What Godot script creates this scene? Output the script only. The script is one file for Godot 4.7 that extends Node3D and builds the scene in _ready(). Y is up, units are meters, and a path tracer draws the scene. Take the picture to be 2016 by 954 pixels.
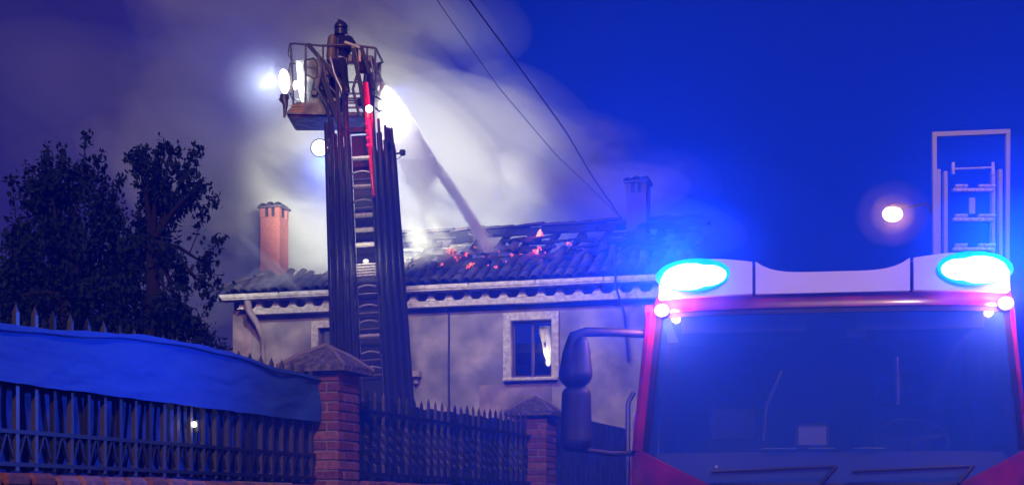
extends Node3D

# ------------------------------------------------------------------ mesh builder
class MB:
	var v := PackedVector3Array()
	var n := PackedVector3Array()
	var c := PackedColorArray()
	var tint := Color(1, 1, 1)
	func tri(a: Vector3, b: Vector3, d: Vector3, na: Vector3, nb: Vector3, nd: Vector3) -> void:
		if (b - a).cross(d - a).dot(na + nb + nd) > 0.0:
			var t := b; b = d; d = t
			t = nb; nb = nd; nd = t
		v.append(a); v.append(b); v.append(d)
		n.append(na); n.append(nb); n.append(nd)
		c.append(tint); c.append(tint); c.append(tint)
	func quad(a: Vector3, b: Vector3, d: Vector3, e: Vector3, m: Vector3) -> void:
		tri(a, b, d, m, m, m); tri(a, d, e, m, m, m)
	func flat(a: Vector3, b: Vector3, d: Vector3, away: Vector3) -> void:
		var m := (b - a).cross(d - a).normalized()
		if m.dot((a + b + d) / 3.0 - away) < 0.0: m = -m
		tri(a, b, d, m, m, m)
	func box(at: Vector3, size: Vector3, bs := Basis()) -> MB:
		var h := size * 0.5
		for k in 3:
			for s in [-1.0, 1.0]:
				var m := Vector3(); m[k] = s
				var p := Vector3(); p[(k + 1) % 3] = 1
				var q := Vector3(); q[(k + 2) % 3] = 1
				var o := m * h; p *= h; q *= h
				quad(at + bs * (o - p - q), at + bs * (o + p - q), at + bs * (o + p + q), at + bs * (o - p + q), (bs * m).normalized())
		return self
	func cbox(at: Vector3, size: Vector3, e: float, bs := Basis()) -> MB:   # box with chamfered edges
		var h := size * 0.5
		var pts := {}
		for k in 3:
			for s in [-1.0, 1.0]:
				var a := (k + 1) % 3
				var b := (k + 2) % 3
				var m := Vector3(); m[k] = s
				var q := []
				for u in [[-1, -1], [1, -1], [1, 1], [-1, 1]]:
					var p := Vector3(); p[k] = s * h[k]; p[a] = u[0] * (h[a] - e); p[b] = u[1] * (h[b] - e)
					q.append(at + bs * p)
					pts[[k, s, u[0] if a == 0 else (u[1] if b == 0 else s), u[0] if a == 1 else (u[1] if b == 1 else s), u[0] if a == 2 else (u[1] if b == 2 else s)]] = at + bs * p
				quad(q[0], q[1], q[2], q[3], (bs * m).normalized())
		for sx in [-1.0, 1.0]:
			for sy in [-1.0, 1.0]:
				for sz in [-1.0, 1.0]:
					var x := at + bs * Vector3(sx * h.x, sy * (h.y - e), sz * (h.z - e))
					var y := at + bs * Vector3(sx * (h.x - e), sy * h.y, sz * (h.z - e))
					var z := at + bs * Vector3(sx * (h.x - e), sy * (h.y - e), sz * h.z)
					flat(x, y, z, at)
		for k in 3:
			var a := (k + 1) % 3
			var b := (k + 2) % 3
			for s in [-1.0, 1.0]:
				for t in [-1.0, 1.0]:
					var q := []
					for w in [[-1.0, 0], [1.0, 0], [1.0, 1], [-1.0, 1]]:
						var p := Vector3(); p[k] = w[0] * (h[k] - e)
						p[a] = s * (h[a] if w[1] == 0 else h[a] - e); p[b] = t * (h[b] - e if w[1] == 0 else h[b])
						q.append(at + bs * p)
					var m := Vector3(); m[a] = s; m[b] = t
					quad(q[0], q[1], q[2], q[3], (bs * m).normalized())
		return self
	func bar(a: Vector3, b: Vector3, wx: float, wz := -1.0, side := Vector3(0, 0, 1)) -> MB:   # square bar from a to b
		var y := (b - a).normalized()
		var x := y.cross(side)
		if x.length() < 0.01: x = y.cross(Vector3(1, 0, 0))
		x = x.normalized()
		var z := x.cross(y)
		return box((a + b) * 0.5, Vector3(wx, (b - a).length(), wx if wz < 0 else wz), Basis(x, y, z))
	func tube(pts: Array, r, sides := 8, caps := true) -> MB:
		var rings := []
		var norms := []
		var last := Vector3(0, 0, 1)
		for i in pts.size():
			var p: Vector3 = pts[i]
			var d: Vector3 = (pts[mini(i + 1, pts.size() - 1)] - pts[maxi(i - 1, 0)]).normalized()
			var x := last - d * last.dot(d)
			if x.length() < 0.05: x = Vector3(1, 0, 0) - d * d.x
			x = x.normalized(); last = x
			var y := d.cross(x)
			var rr: float = r[i] if r is Array else r
			var ring := []
			var nn := []
			for k in sides:
				var an := TAU * k / sides
				var m := x * cos(an) + y * sin(an)
				nn.append(m); ring.append(p + m * rr)
			rings.append(ring); norms.append(nn)
		for i in pts.size() - 1:
			for k in sides:
				var l := (k + 1) % sides
				tri(rings[i][k], rings[i + 1][k], rings[i + 1][l], norms[i][k], norms[i + 1][k], norms[i + 1][l])
				tri(rings[i][k], rings[i + 1][l], rings[i][l], norms[i][k], norms[i + 1][l], norms[i][l])
		if caps:
			for e in [0, pts.size() - 1]:
				var m: Vector3 = (pts[0] - pts[1] if e == 0 else pts[e] - pts[e - 1]).normalized()
				for k in sides:
					tri(pts[e], rings[e][k], rings[e][(k + 1) % sides], m, m, m)
		return self
	func ball(at: Vector3, r: Vector3, us := 12, vs := 8, bs := Basis(), v0 := 0.0, v1 := PI) -> MB:
		for j in vs:
			for i in us:
				var q := []
				var m := []
				for w in [[0, 0], [1, 0], [1, 1], [0, 1]]:
					var a: float = TAU * (i + w[0]) / us
					var b: float = lerpf(v0, v1, (j + w[1]) / float(vs))
					var d := Vector3(sin(b) * cos(a), cos(b), sin(b) * sin(a))
					q.append(at + bs * (d * r)); m.append((bs * (d / r)).normalized())
				tri(q[0], q[1], q[2], m[0], m[1], m[2]); tri(q[0], q[2], q[3], m[0], m[2], m[3])
		return self
	func slab(outline: PackedVector2Array, z0: float, z1: float, f = null) -> MB:   # outline in x-y, drawn out from z0 to z1
		var ids := Geometry2D.triangulate_polygon(outline)
		var mid := Vector2()
		for p in outline: mid += p
		mid /= outline.size()
		for k in range(0, ids.size(), 3):
			for z in [z0, z1]:
				var m := Vector3(0, 0, 1 if z == maxf(z0, z1) else -1)
				tri(w(outline[ids[k]], z, f), w(outline[ids[k + 1]], z, f), w(outline[ids[k + 2]], z, f), m, m, m)
		var area := 0.0
		for k in outline.size(): area += outline[k].cross(outline[(k + 1) % outline.size()])
		for k in outline.size():
			var a := outline[k]
			var b := outline[(k + 1) % outline.size()]
			var e := (b - a).normalized() * signf(area)
			quad(w(a, z0, f), w(b, z0, f), w(b, z1, f), w(a, z1, f), Vector3(e.y, -e.x, 0))
		return self
	func w(p: Vector2, z: float, f) -> Vector3:
		return f.call(Vector3(p.x, p.y, z)) if f != null else Vector3(p.x, p.y, z)
	func patch(rows: int, cols: int, f: Callable, thick := 0.0) -> MB:   # f(u, v) -> point, thickened against its normal
		var p := []
		var m := []
		for j in rows + 1:
			for i in cols + 1:
				var u := float(i) / cols
				var t := float(j) / rows
				var a: Vector3 = f.call(u, t)
				var du: Vector3 = f.call(minf(u + 0.01, 1.0), t) - f.call(maxf(u - 0.01, 0.0), t)
				var dv: Vector3 = f.call(u, minf(t + 0.01, 1.0)) - f.call(u, maxf(t - 0.01, 0.0))
				p.append(a); m.append(du.cross(dv).normalized())
		var s := cols + 1
		for j in rows:
			for i in cols:
				var q := [j * s + i, j * s + i + 1, (j + 1) * s + i + 1, (j + 1) * s + i]
				tri(p[q[0]], p[q[1]], p[q[2]], m[q[0]], m[q[1]], m[q[2]]); tri(p[q[0]], p[q[2]], p[q[3]], m[q[0]], m[q[2]], m[q[3]])
				if thick > 0:
					var b := q.map(func(k): return p[k] - m[k] * thick)
					tri(b[0], b[1], b[2], -m[q[0]], -m[q[1]], -m[q[2]]); tri(b[0], b[2], b[3], -m[q[0]], -m[q[2]], -m[q[3]])
		if thick > 0:
			var edge := []
			for i in cols: edge.append([i, i + 1]); edge.append([rows * s + i, rows * s + i + 1])
			for j in rows: edge.append([j * s, (j + 1) * s]); edge.append([j * s + cols, (j + 1) * s + cols])
			var mid: Vector3 = p[(rows / 2) * s + cols / 2]
			for e in edge:
				var a: Vector3 = p[e[0]]
				var b: Vector3 = p[e[1]]
				var out := (b - a).cross(m[e[0]]).normalized()
				if out.dot(a - mid) < 0: out = -out
				quad(a, b, b - m[e[1]] * thick, a - m[e[0]] * thick, out)
		return self
	func mesh() -> ArrayMesh:
		var arr := []
		arr.resize(Mesh.ARRAY_MAX)
		arr[Mesh.ARRAY_VERTEX] = v; arr[Mesh.ARRAY_NORMAL] = n; arr[Mesh.ARRAY_COLOR] = c
		var am := ArrayMesh.new()
		am.add_surface_from_arrays(Mesh.PRIMITIVE_TRIANGLES, arr)
		return am

# ------------------------------------------------------------------ helpers
const F := 2900.0      # focal length in pixels of the 2016-wide photograph
var rnd := RandomNumberGenerator.new()
var M := {}
var used := {}

func at(px: float, py: float, d: float) -> Vector3:   # a point at depth d, from where it stands in the photograph
	return Vector3((px - 1008.0) / F * d, 1.6 + (1000.0 - py) / F * d, -d)

func numbered(called: String) -> String:
	used[called] = used.get(called, -1) + 1
	return called if used[called] == 0 else "%s_%03d" % [called, used[called]]

func tag(o: Node, label := "", category := "", group := "", kind := "") -> Node:
	if label: o.set_meta("label", label)
	if category: o.set_meta("category", category)
	if group: o.set_meta("group", group)
	if kind: o.set_meta("kind", kind)
	return o

func thing(called: String, label: String, category: String, where := Vector3(), turn := 0.0, group := "") -> Node3D:
	var o := Node3D.new(); o.name = numbered(called); add_child(o)
	o.position = where; o.rotation.y = turn
	tag(o, label, category, group)
	return o

func part(called: String, b, m: Material, parent: Node = self, where := Transform3D()) -> MeshInstance3D:
	var o := MeshInstance3D.new()
	o.name = numbered(called) if parent == self else called
	o.mesh = b.mesh() if b is MB else b
	o.material_override = m
	o.transform = where
	parent.add_child(o, true)
	return o

func omni(parent: Node, where: Vector3, col: Color, energy: float, size := 0.08) -> OmniLight3D:
	var l := OmniLight3D.new(); l.name = "light"; l.position = where; l.light_color = col; l.light_energy = energy
	l.light_size = size; l.omni_range = 80; l.omni_attenuation = 2; l.shadow_enabled = true
	parent.add_child(l, true)
	return l

func spot(parent: Node, where: Vector3, towards: Vector3, col: Color, energy: float, angle: float, size := 0.1) -> SpotLight3D:
	var l := SpotLight3D.new(); l.name = "light"; l.light_color = col; l.light_energy = energy
	l.light_size = size; l.spot_range = 80; l.spot_attenuation = 2; l.spot_angle = angle; l.spot_angle_attenuation = 0.7; l.shadow_enabled = true
	parent.add_child(l, true)
	l.transform = Transform3D(Basis.looking_at(towards, Vector3.UP if absf(towards.normalized().y) < 0.95 else Vector3.RIGHT), where)
	return l

func noise_tex(freq: float, lo: float, hi: float, sd: int, oct := 4, size := 512, kind := FastNoiseLite.TYPE_SIMPLEX_SMOOTH) -> NoiseTexture2D:
	var t := NoiseTexture2D.new(); var f := FastNoiseLite.new()
	f.seed = sd; f.frequency = freq; f.fractal_octaves = oct; f.noise_type = kind
	t.noise = f; t.width = size; t.height = size; t.seamless = true
	var g := Gradient.new(); g.set_color(0, Color(lo, lo, lo)); g.set_color(1, Color(hi, hi, hi))
	t.color_ramp = g
	return t

func mat(called: String, col: Color, rough := 0.8, metal := 0.0, tex: Texture2D = null, scale := 1.0, bump: Texture2D = null, deep := 0.0) -> StandardMaterial3D:
	var m := StandardMaterial3D.new()
	m.resource_name = called
	m.albedo_color = col.linear_to_srgb(); m.roughness = rough; m.metallic = metal
	if tex or bump:
		m.uv1_triplanar = true; m.uv1_world_triplanar = true; m.uv1_scale = Vector3.ONE * scale
	if tex: m.albedo_texture = tex
	if bump: m.heightmap_enabled = true; m.heightmap_texture = bump; m.heightmap_scale = deep
	M[called] = m
	return m

func glow(called: String, col: Color, energy: float) -> StandardMaterial3D:
	var m := StandardMaterial3D.new(); m.resource_name = called
	m.albedo_color = Color(0.02, 0.02, 0.02); m.emission_enabled = true; m.emission = col.linear_to_srgb(); m.emission_energy_multiplier = energy
	M[called] = m
	return m

# surface nets over a smooth union of tapered capsules [a, b, ra, rb]
func flesh(b: MB, bones: Array, cell: float, soft: float) -> void:
	var lo := Vector3.ONE * 1e9
	var hi := -lo
	for k in bones:
		for e in 2:
			lo = lo.min(k[e] - Vector3.ONE * (k[2 + e] + cell * 2)); hi = hi.max(k[e] + Vector3.ONE * (k[2 + e] + cell * 2))
	var s := Vector3i(((hi - lo) / cell).ceil()) + Vector3i.ONE
	var val := PackedFloat32Array(); val.resize(s.x * s.y * s.z)
	var id := 0
	for z in s.z:
		for y in s.y:
			for x in s.x:
				var p := lo + Vector3(x, y, z) * cell
				var acc := 0.0
				var best := 1e9
				for k in bones:
					var ab: Vector3 = k[1] - k[0]
					var t := clampf((p - k[0]).dot(ab) / maxf(ab.length_squared(), 1e-9), 0, 1)
					var d = (p - k[0] - ab * t).length() - lerpf(k[2], k[3], t)
					best = minf(best, d)
					if d < soft * 6: acc += exp(-d / soft)
				val[id] = -soft * log(acc) if acc > 1e-9 else best
				id += 1
	var vid := {}
	var pos := []
	var nor := []
	var sx := 1
	var sy := s.x
	var sz := s.x * s.y
	for z in s.z - 1:
		for y in s.y - 1:
			for x in s.x - 1:
				var o := x + y * sy + z * sz
				var inside := 0
				for k in 8:
					if val[o + (k & 1) * sx + (k >> 1 & 1) * sy + (k >> 2 & 1) * sz] < 0: inside += 1
				if inside == 0 or inside == 8: continue
				var sum := Vector3()
				var cnt := 0
				for k in 8:
					for e in 3:
						if k >> e & 1: continue
						var l := k | 1 << e
						var va := val[o + (k & 1) * sx + (k >> 1 & 1) * sy + (k >> 2 & 1) * sz]
						var vb := val[o + (l & 1) * sx + (l >> 1 & 1) * sy + (l >> 2 & 1) * sz]
						if (va < 0) != (vb < 0):
							var pa := Vector3(k & 1, k >> 1 & 1, k >> 2 & 1)
							var pb := Vector3(l & 1, l >> 1 & 1, l >> 2 & 1)
							sum += pa.lerp(pb, va / (va - vb)); cnt += 1
				vid[o] = pos.size()
				pos.append(lo + (Vector3(x, y, z) + sum / cnt) * cell)
				nor.append(Vector3(val[o + sx] - val[o] + val[o + sx + sy + sz] - val[o + sy + sz], val[o + sy] - val[o] + val[o + sx + sy + sz] - val[o + sx + sz], val[o + sz] - val[o] + val[o + sx + sy + sz] - val[o + sx + sy]).normalized())
	for z in range(1, s.z - 1):
		for y in range(1, s.y - 1):
			for x in range(1, s.x - 1):
				var o := x + y * sy + z * sz
				for e in [[sx, sy, sz], [sy, sz, sx], [sz, sx, sy]]:
					if (val[o] < 0) != (val[o + e[0]] < 0):
						var q := [vid.get(o, -1), vid.get(o - e[1], -1), vid.get(o - e[1] - e[2], -1), vid.get(o - e[2], -1)]
						if q.min() < 0: continue
						b.tri(pos[q[0]], pos[q[1]], pos[q[2]], nor[q[0]], nor[q[1]], nor[q[2]])
						b.tri(pos[q[0]], pos[q[2]], pos[q[3]], nor[q[0]], nor[q[2]], nor[q[3]])

func materials() -> void:
	var grain := noise_tex(0.02, 0.62, 1.0, 11)
	var fine := noise_tex(0.09, 0.7, 1.0, 12)
	var patchy := noise_tex(0.008, 0.42, 1.0, 13, 5)
	var rough := noise_tex(0.12, 0.0, 1.0, 14, 3)
	var lumps := noise_tex(0.03, 0.0, 1.0, 15, 4)
	var cells := noise_tex(0.05, 0.35, 1.0, 16, 3, 512, FastNoiseLite.TYPE_CELLULAR)
	mat("chimney_dimmed", Color(0.1, 0.055, 0.06), 0.9, 0, grain, 1.7, rough, 0.6)  # brick darkened so the right chimney looks less lit
	mat("asphalt", Color(0.05, 0.05, 0.052), 0.9, 0, fine, 0.8, rough, 0.4)
	mat("render_wall", Color(0.52, 0.44, 0.4), 0.9, 0, patchy, 0.22, rough, 0.5)
	mat("quoin", Color(0.5, 0.36, 0.33), 0.9, 0, patchy, 0.3, rough, 0.5)
	mat("cream_trim", Color(0.74, 0.66, 0.58), 0.8, 0, grain, 0.7, rough, 0.3)
	mat("eave_terracotta", Color(0.17, 0.07, 0.05), 0.9, 0, fine, 1.0)
	mat("brick_red", Color(0.31, 0.1, 0.06), 0.9, 0, grain, 1.7, rough, 0.6)
	mat("brick_dark", Color(0.24, 0.08, 0.06), 0.9, 0, grain, 1.9, rough, 0.6)
	mat("chimney_brick", Color(0.24, 0.075, 0.05), 0.9, 0, grain, 1.7, rough, 0.6)
	mat("brick_pale", Color(0.42, 0.18, 0.13), 0.9, 0, grain, 1.5, rough, 0.6)
	mat("mortar", Color(0.36, 0.33, 0.3), 0.95, 0, fine, 2.0, rough, 0.4)
	mat("stone_cap", Color(0.34, 0.33, 0.33), 0.9, 0, cells, 0.8, lumps, 3.0)
	for k in 4:
		mat("tile_%d" % k, [Color(0.04, 0.03, 0.03), Color(0.06, 0.042, 0.04), Color(0.03, 0.026, 0.027), Color(0.09, 0.07, 0.065)][k], 0.85, 0, grain, 1.2 + k * 0.2, rough, 0.6)
	mat("charred", Color(0.018, 0.016, 0.016), 0.85, 0, cells, 1.5, lumps, 2.0)
	mat("ash_board", Color(0.24, 0.23, 0.22), 0.9, 0, patchy, 0.9, lumps, 1.0)
	mat("iron", Color(0.035, 0.037, 0.045), 0.5, 0.3, fine, 2.0)
	mat("iron_lit", Color(0.1, 0.1, 0.115), 0.5, 0.2, fine, 2.0)  # lighter iron, with the beacon light on the bars put into the colour
	mat("net", Color(0.018, 0.085, 0.31), 0.85)
	mat("net_dark", Color(0.05, 0.09, 0.26), 0.9, 0, patchy, 0.8, rough, 0.4)
	mat("leaf", Color(0.014, 0.03, 0.026), 0.7)
	M.leaf.metallic_specular = 0.05; M.leaf.backlight_enabled = true; M.leaf.backlight = Color(0.06, 0.08, 0.06)
	mat("leaf_pale", Color(0.02, 0.038, 0.032), 0.7); M.leaf_pale.metallic_specular = 0.08
	mat("bark", Color(0.02, 0.017, 0.016), 0.9, 0, grain, 2.0, rough, 0.6)
	mat("ladder_rail", Color(0.03, 0.033, 0.045), 0.6, 0.0, fine, 1.5)
	mat("ladder_rung", Color(0.9, 0.9, 0.9), 0.5, 0.0, grain, 2.5)
	mat("basket_panel", Color(0.4, 0.41, 0.42), 0.5, 0.2, patchy, 0.8)
	mat("basket_rail", Color(0.1, 0.1, 0.11), 0.4, 0.4)
	mat("yellow", Color(0.75, 0.42, 0.05), 0.5, 0, grain, 2)
	mat("red_band", Color(0.6, 0.015, 0.02), 0.35)
	mat("turnout", Color(0.02, 0.021, 0.03), 0.85, 0, fine, 4.0, rough, 0.4)
	mat("reflective", Color(0.7, 0.7, 0.6), 0.4)
	mat("helmet", Color(0.03, 0.03, 0.035), 0.35)
	mat("skin", Color(0.5, 0.27, 0.18), 0.6)
	mat("truck_red", Color(0.5, 0.018, 0.03), 0.3, 0, patchy, 0.6)
	M.truck_red.clearcoat_enabled = true; M.truck_red.clearcoat = 0.6; M.truck_red.clearcoat_roughness = 0.12
	mat("truck_white", Color(0.88, 0.84, 0.84), 0.35)
	M.truck_white.clearcoat_enabled = true; M.truck_white.clearcoat = 0.4; M.truck_white.clearcoat_roughness = 0.2
	mat("black_plastic", Color(0.012, 0.012, 0.014), 0.62, 0, fine, 3.0)
	mat("grey_trim", Color(0.12, 0.12, 0.13), 0.7, 0, fine, 3.0)
	mat("seat_cloth", Color(0.04, 0.04, 0.05), 0.95, 0, fine, 3.0)
	mat("rubber", Color(0.015, 0.015, 0.015), 0.9)
	mat("steel", Color(0.5, 0.5, 0.52), 0.3, 0.9)
	mat("alu", Color(0.42, 0.42, 0.45), 0.45, 0.4, fine, 2.5)
	mat("paper", Color(0.7, 0.7, 0.68), 0.9)
	mat("cable", Color(0.02, 0.02, 0.022), 0.7)
	mat("cylinder_shell", Color(0.16, 0.13, 0.06), 0.5)
	mat("wire", Color(0.06, 0.065, 0.09), 0.8)
	mat("window_wood", Color(0.1, 0.05, 0.03), 0.5, 0, grain, 3)
	mat("curtain", Color(0.7, 0.68, 0.6), 0.95, 0, fine, 4)
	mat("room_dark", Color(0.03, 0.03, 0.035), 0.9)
	mat("water", Color(0.9, 0.92, 0.95), 0.3)
	M.water.backlight_enabled = true; M.water.backlight = Color(1, 1, 1)
	for g in [["glass", Color(0.05, 0.06, 0.08, 0.22)], ["screen_glass", Color(0.2, 0.4, 0.8, 0.3)], ["lens_glass", Color(0.1, 0.5, 0.9, 0.3)]]:  # blue of screen_glass puts a veil of light into the windscreen
		var m := StandardMaterial3D.new(); m.resource_name = g[0]
		m.transparency = BaseMaterial3D.TRANSPARENCY_ALPHA; m.albedo_color = g[1]; m.roughness = 0.04
		M[g[0]] = m
	mat("mirror", Color(0.8, 0.8, 0.8), 0.05, 1.0)
	glow("lamp_white", Color(1.0, 0.97, 0.86), 9.0)
	glow("lamp_beacon", Color(0.55, 0.93, 1.0), 4.0)
	glow("lamp_beacon_rim", Color(0.0, 0.72, 1.0), 1.2)
	glow("lamp_amber", Color(1.0, 0.72, 0.5), 2.2)
	glow("lamp_sodium", Color(1.0, 0.72, 0.42), 6.0)
	glow("red_lamplight", Color(1.0, 0.02, 0.1), 2.2)
	glow("lamp_dim", Color(1.0, 0.95, 0.75), 1.6)
	glow("flame", Color(1.0, 0.14, 0.06), 1.9)
	glow("flame_hot", Color(1.0, 0.42, 0.16), 2.2)

func panorama() -> ImageTexture:
	var w := 768
	var h := 384
	var im := Image.create(w, h, false, Image.FORMAT_RGB8)
	var f := FastNoiseLite.new(); f.seed = 5; f.frequency = 1.1; f.fractal_octaves = 4; f.noise_type = FastNoiseLite.TYPE_SIMPLEX_SMOOTH
	var f2 := FastNoiseLite.new(); f2.seed = 9; f2.frequency = 2.4; f2.fractal_octaves = 4; f2.noise_type = FastNoiseLite.TYPE_SIMPLEX_SMOOTH
	for j in h:
		var el := PI * (0.5 - (j + 0.5) / h)
		for i in w:
			var az := TAU * (i + 0.5) / w
			var d := Vector3(sin(az) * cos(el), sin(el), -cos(az) * cos(el))
			var up := maxf(d.y, 0.0)
			var col := Color(0.008, 0.042, 0.62).lerp(Color(0.003, 0.015, 0.22), pow(up, 0.45) * 1.25 if up < 0.6 else 1.0)
			# the pall of smoke and low cloud over the western half of the sky, lit brown by the town
			var side := -d.x + 0.16 * f.get_noise_3dv(d * 1.6) + 0.05 * f2.get_noise_3dv(d * 2.0) - 0.28 * (up - 0.2)
			var pall := smoothstep(-0.05, 0.26, side)
			var k := 0.8 + 0.55 * f.get_noise_3dv(d * 2.2 + Vector3(3, 1, 7)) + 0.3 * f2.get_noise_3dv(d * 2.5)
			col = col.lerp(Color(0.066, 0.038, 0.10) * clampf(k, 0.45, 1.5), pall * 0.92)
			im.set_pixel(i, j, col.linear_to_srgb())
	return ImageTexture.create_from_image(im)

func _ready() -> void:
	rnd.seed = 20
	# ---------------------------------------------------------------- camera, sky, sun, exposure
	var cam := Camera3D.new(); cam.name = "camera"
	cam.projection = Camera3D.PROJECTION_FRUSTUM; cam.near = 0.1; cam.far = 2000
	cam.size = 954.0 / F * 0.1; cam.frustum_offset = Vector2(0, 523.0 / F * 0.1)
	cam.position = Vector3(0, 1.6, 0); cam.current = true
	add_child(cam)
	var env := Environment.new()
	env.background_mode = Environment.BG_SKY; env.tonemap_mode = Environment.TONE_MAPPER_LINEAR; env.tonemap_exposure = 1.0
	var ps := PanoramaSkyMaterial.new(); ps.panorama = panorama()
	env.sky = Sky.new(); env.sky.sky_material = ps; env.background_energy_multiplier = 1.08
	env.sdfgi_enabled = true; env.ssao_enabled = true; env.ssil_enabled = true
	env.fog_enabled = true; env.fog_density = 0.0105; env.fog_light_color = Color(0.07, 0.27, 1.0)
	env.volumetric_fog_enabled = true; env.volumetric_fog_density = 0.0
	var we := WorldEnvironment.new(); we.name = "environment"; we.environment = env; add_child(we)
	var sun := DirectionalLight3D.new(); sun.name = "night_light"; sun.light_color = Color(1.0, 0.78, 0.62); sun.light_energy = 0.9
	sun.light_angular_distance = 6; sun.shadow_enabled = true; add_child(sun)
	sun.look_at_from_position(Vector3(0.6, 5.6, 9.5), Vector3(0, 1, 0))
	materials()
	# ---------------------------------------------------------------- setting
	var g := MB.new()
	g.quad(Vector3(-60, 0, 25), Vector3(60, 0, 25), Vector3(60, 0, -75), Vector3(-60, 0, -75), Vector3.UP)
	tag(part("ground", g, M.asphalt), "dark asphalt ground of the street and yard", "ground", "", "structure")
	house()
	fences()
	fire_engine()
	turntable_ladder()
	firefighter()
	spray()
	trees()
	lamps_and_wires()
	roof_ladder()
	smoke()

# ------------------------------------------------------------------ house
var HO := Transform3D(Basis(Vector3.UP, -0.2985), Vector3(-6.316, 0, -32.59))

func on_house(px: float, py: float, z := 0.0) -> Vector3:   # where that sight line meets the plane z of the house's own axes
	var inv := HO.affine_inverse()
	var a := inv * Vector3(0, 1.6, 0)
	var d := inv.basis * Vector3((px - 1008.0) / F, (1000.0 - py) / F, -1)
	return a + d * ((z - a.z) / d.z)

func tile_mesh(len: float, wid: float, sag: float) -> ArrayMesh:   # barrel tile along -z, crown up
	var b := MB.new()
	var segs := 6
	for s in segs:
		var q := []
		var m := []
		for e in [[s, 0], [s + 1, 0], [s + 1, 1], [s, 1]]:
			var a: float = PI * e[0] / segs
			var taper := 1.0 if e[1] == 0 else 0.8
			var dir := Vector3(-cos(a), sin(a) * 0.85, 0)
			q.append(Vector3(dir.x * wid * 0.5 * taper, dir.y * wid * 0.42 * taper + (sag if e[1] == 0 else 0.0), 0.0 if e[1] == 0 else -len)); m.append(dir.normalized())
		b.tri(q[0], q[1], q[2], m[0], m[1], m[2]); b.tri(q[0], q[2], q[3], m[0], m[2], m[3])
		var inn := q.map(func(p): return Vector3(p.x * 0.82, p.y * 0.82, p.z))
		b.tri(inn[0], inn[1], inn[2], -m[0], -m[1], -m[2]); b.tri(inn[0], inn[2], inn[3], -m[0], -m[2], -m[3])
		b.quad(q[0], q[1], inn[1], inn[0], Vector3(0, 0, 1)); b.quad(q[3], q[2], inn[2], inn[3], Vector3(0, 0, -1))
	return b.mesh()

func chunk(size: Vector3, sd: int) -> MB:   # a burnt, uneven board
	var r := RandomNumberGenerator.new(); r.seed = sd
	var b := MB.new()
	var n := 5
	var top := PackedVector2Array()
	for i in n + 1: top.append(Vector2(lerpf(-0.5, 0.5, float(i) / n) * size.x, size.y * (0.5 - 0.5 * r.randf() * r.randf())))
	for i in n + 1: top.append(Vector2(lerpf(0.5, -0.5, float(i) / n) * size.x, -size.y * (0.5 - 0.4 * r.randf() * r.randf())))
	return b.slab(top, -size.z * 0.5, size.z * 0.5)

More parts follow.
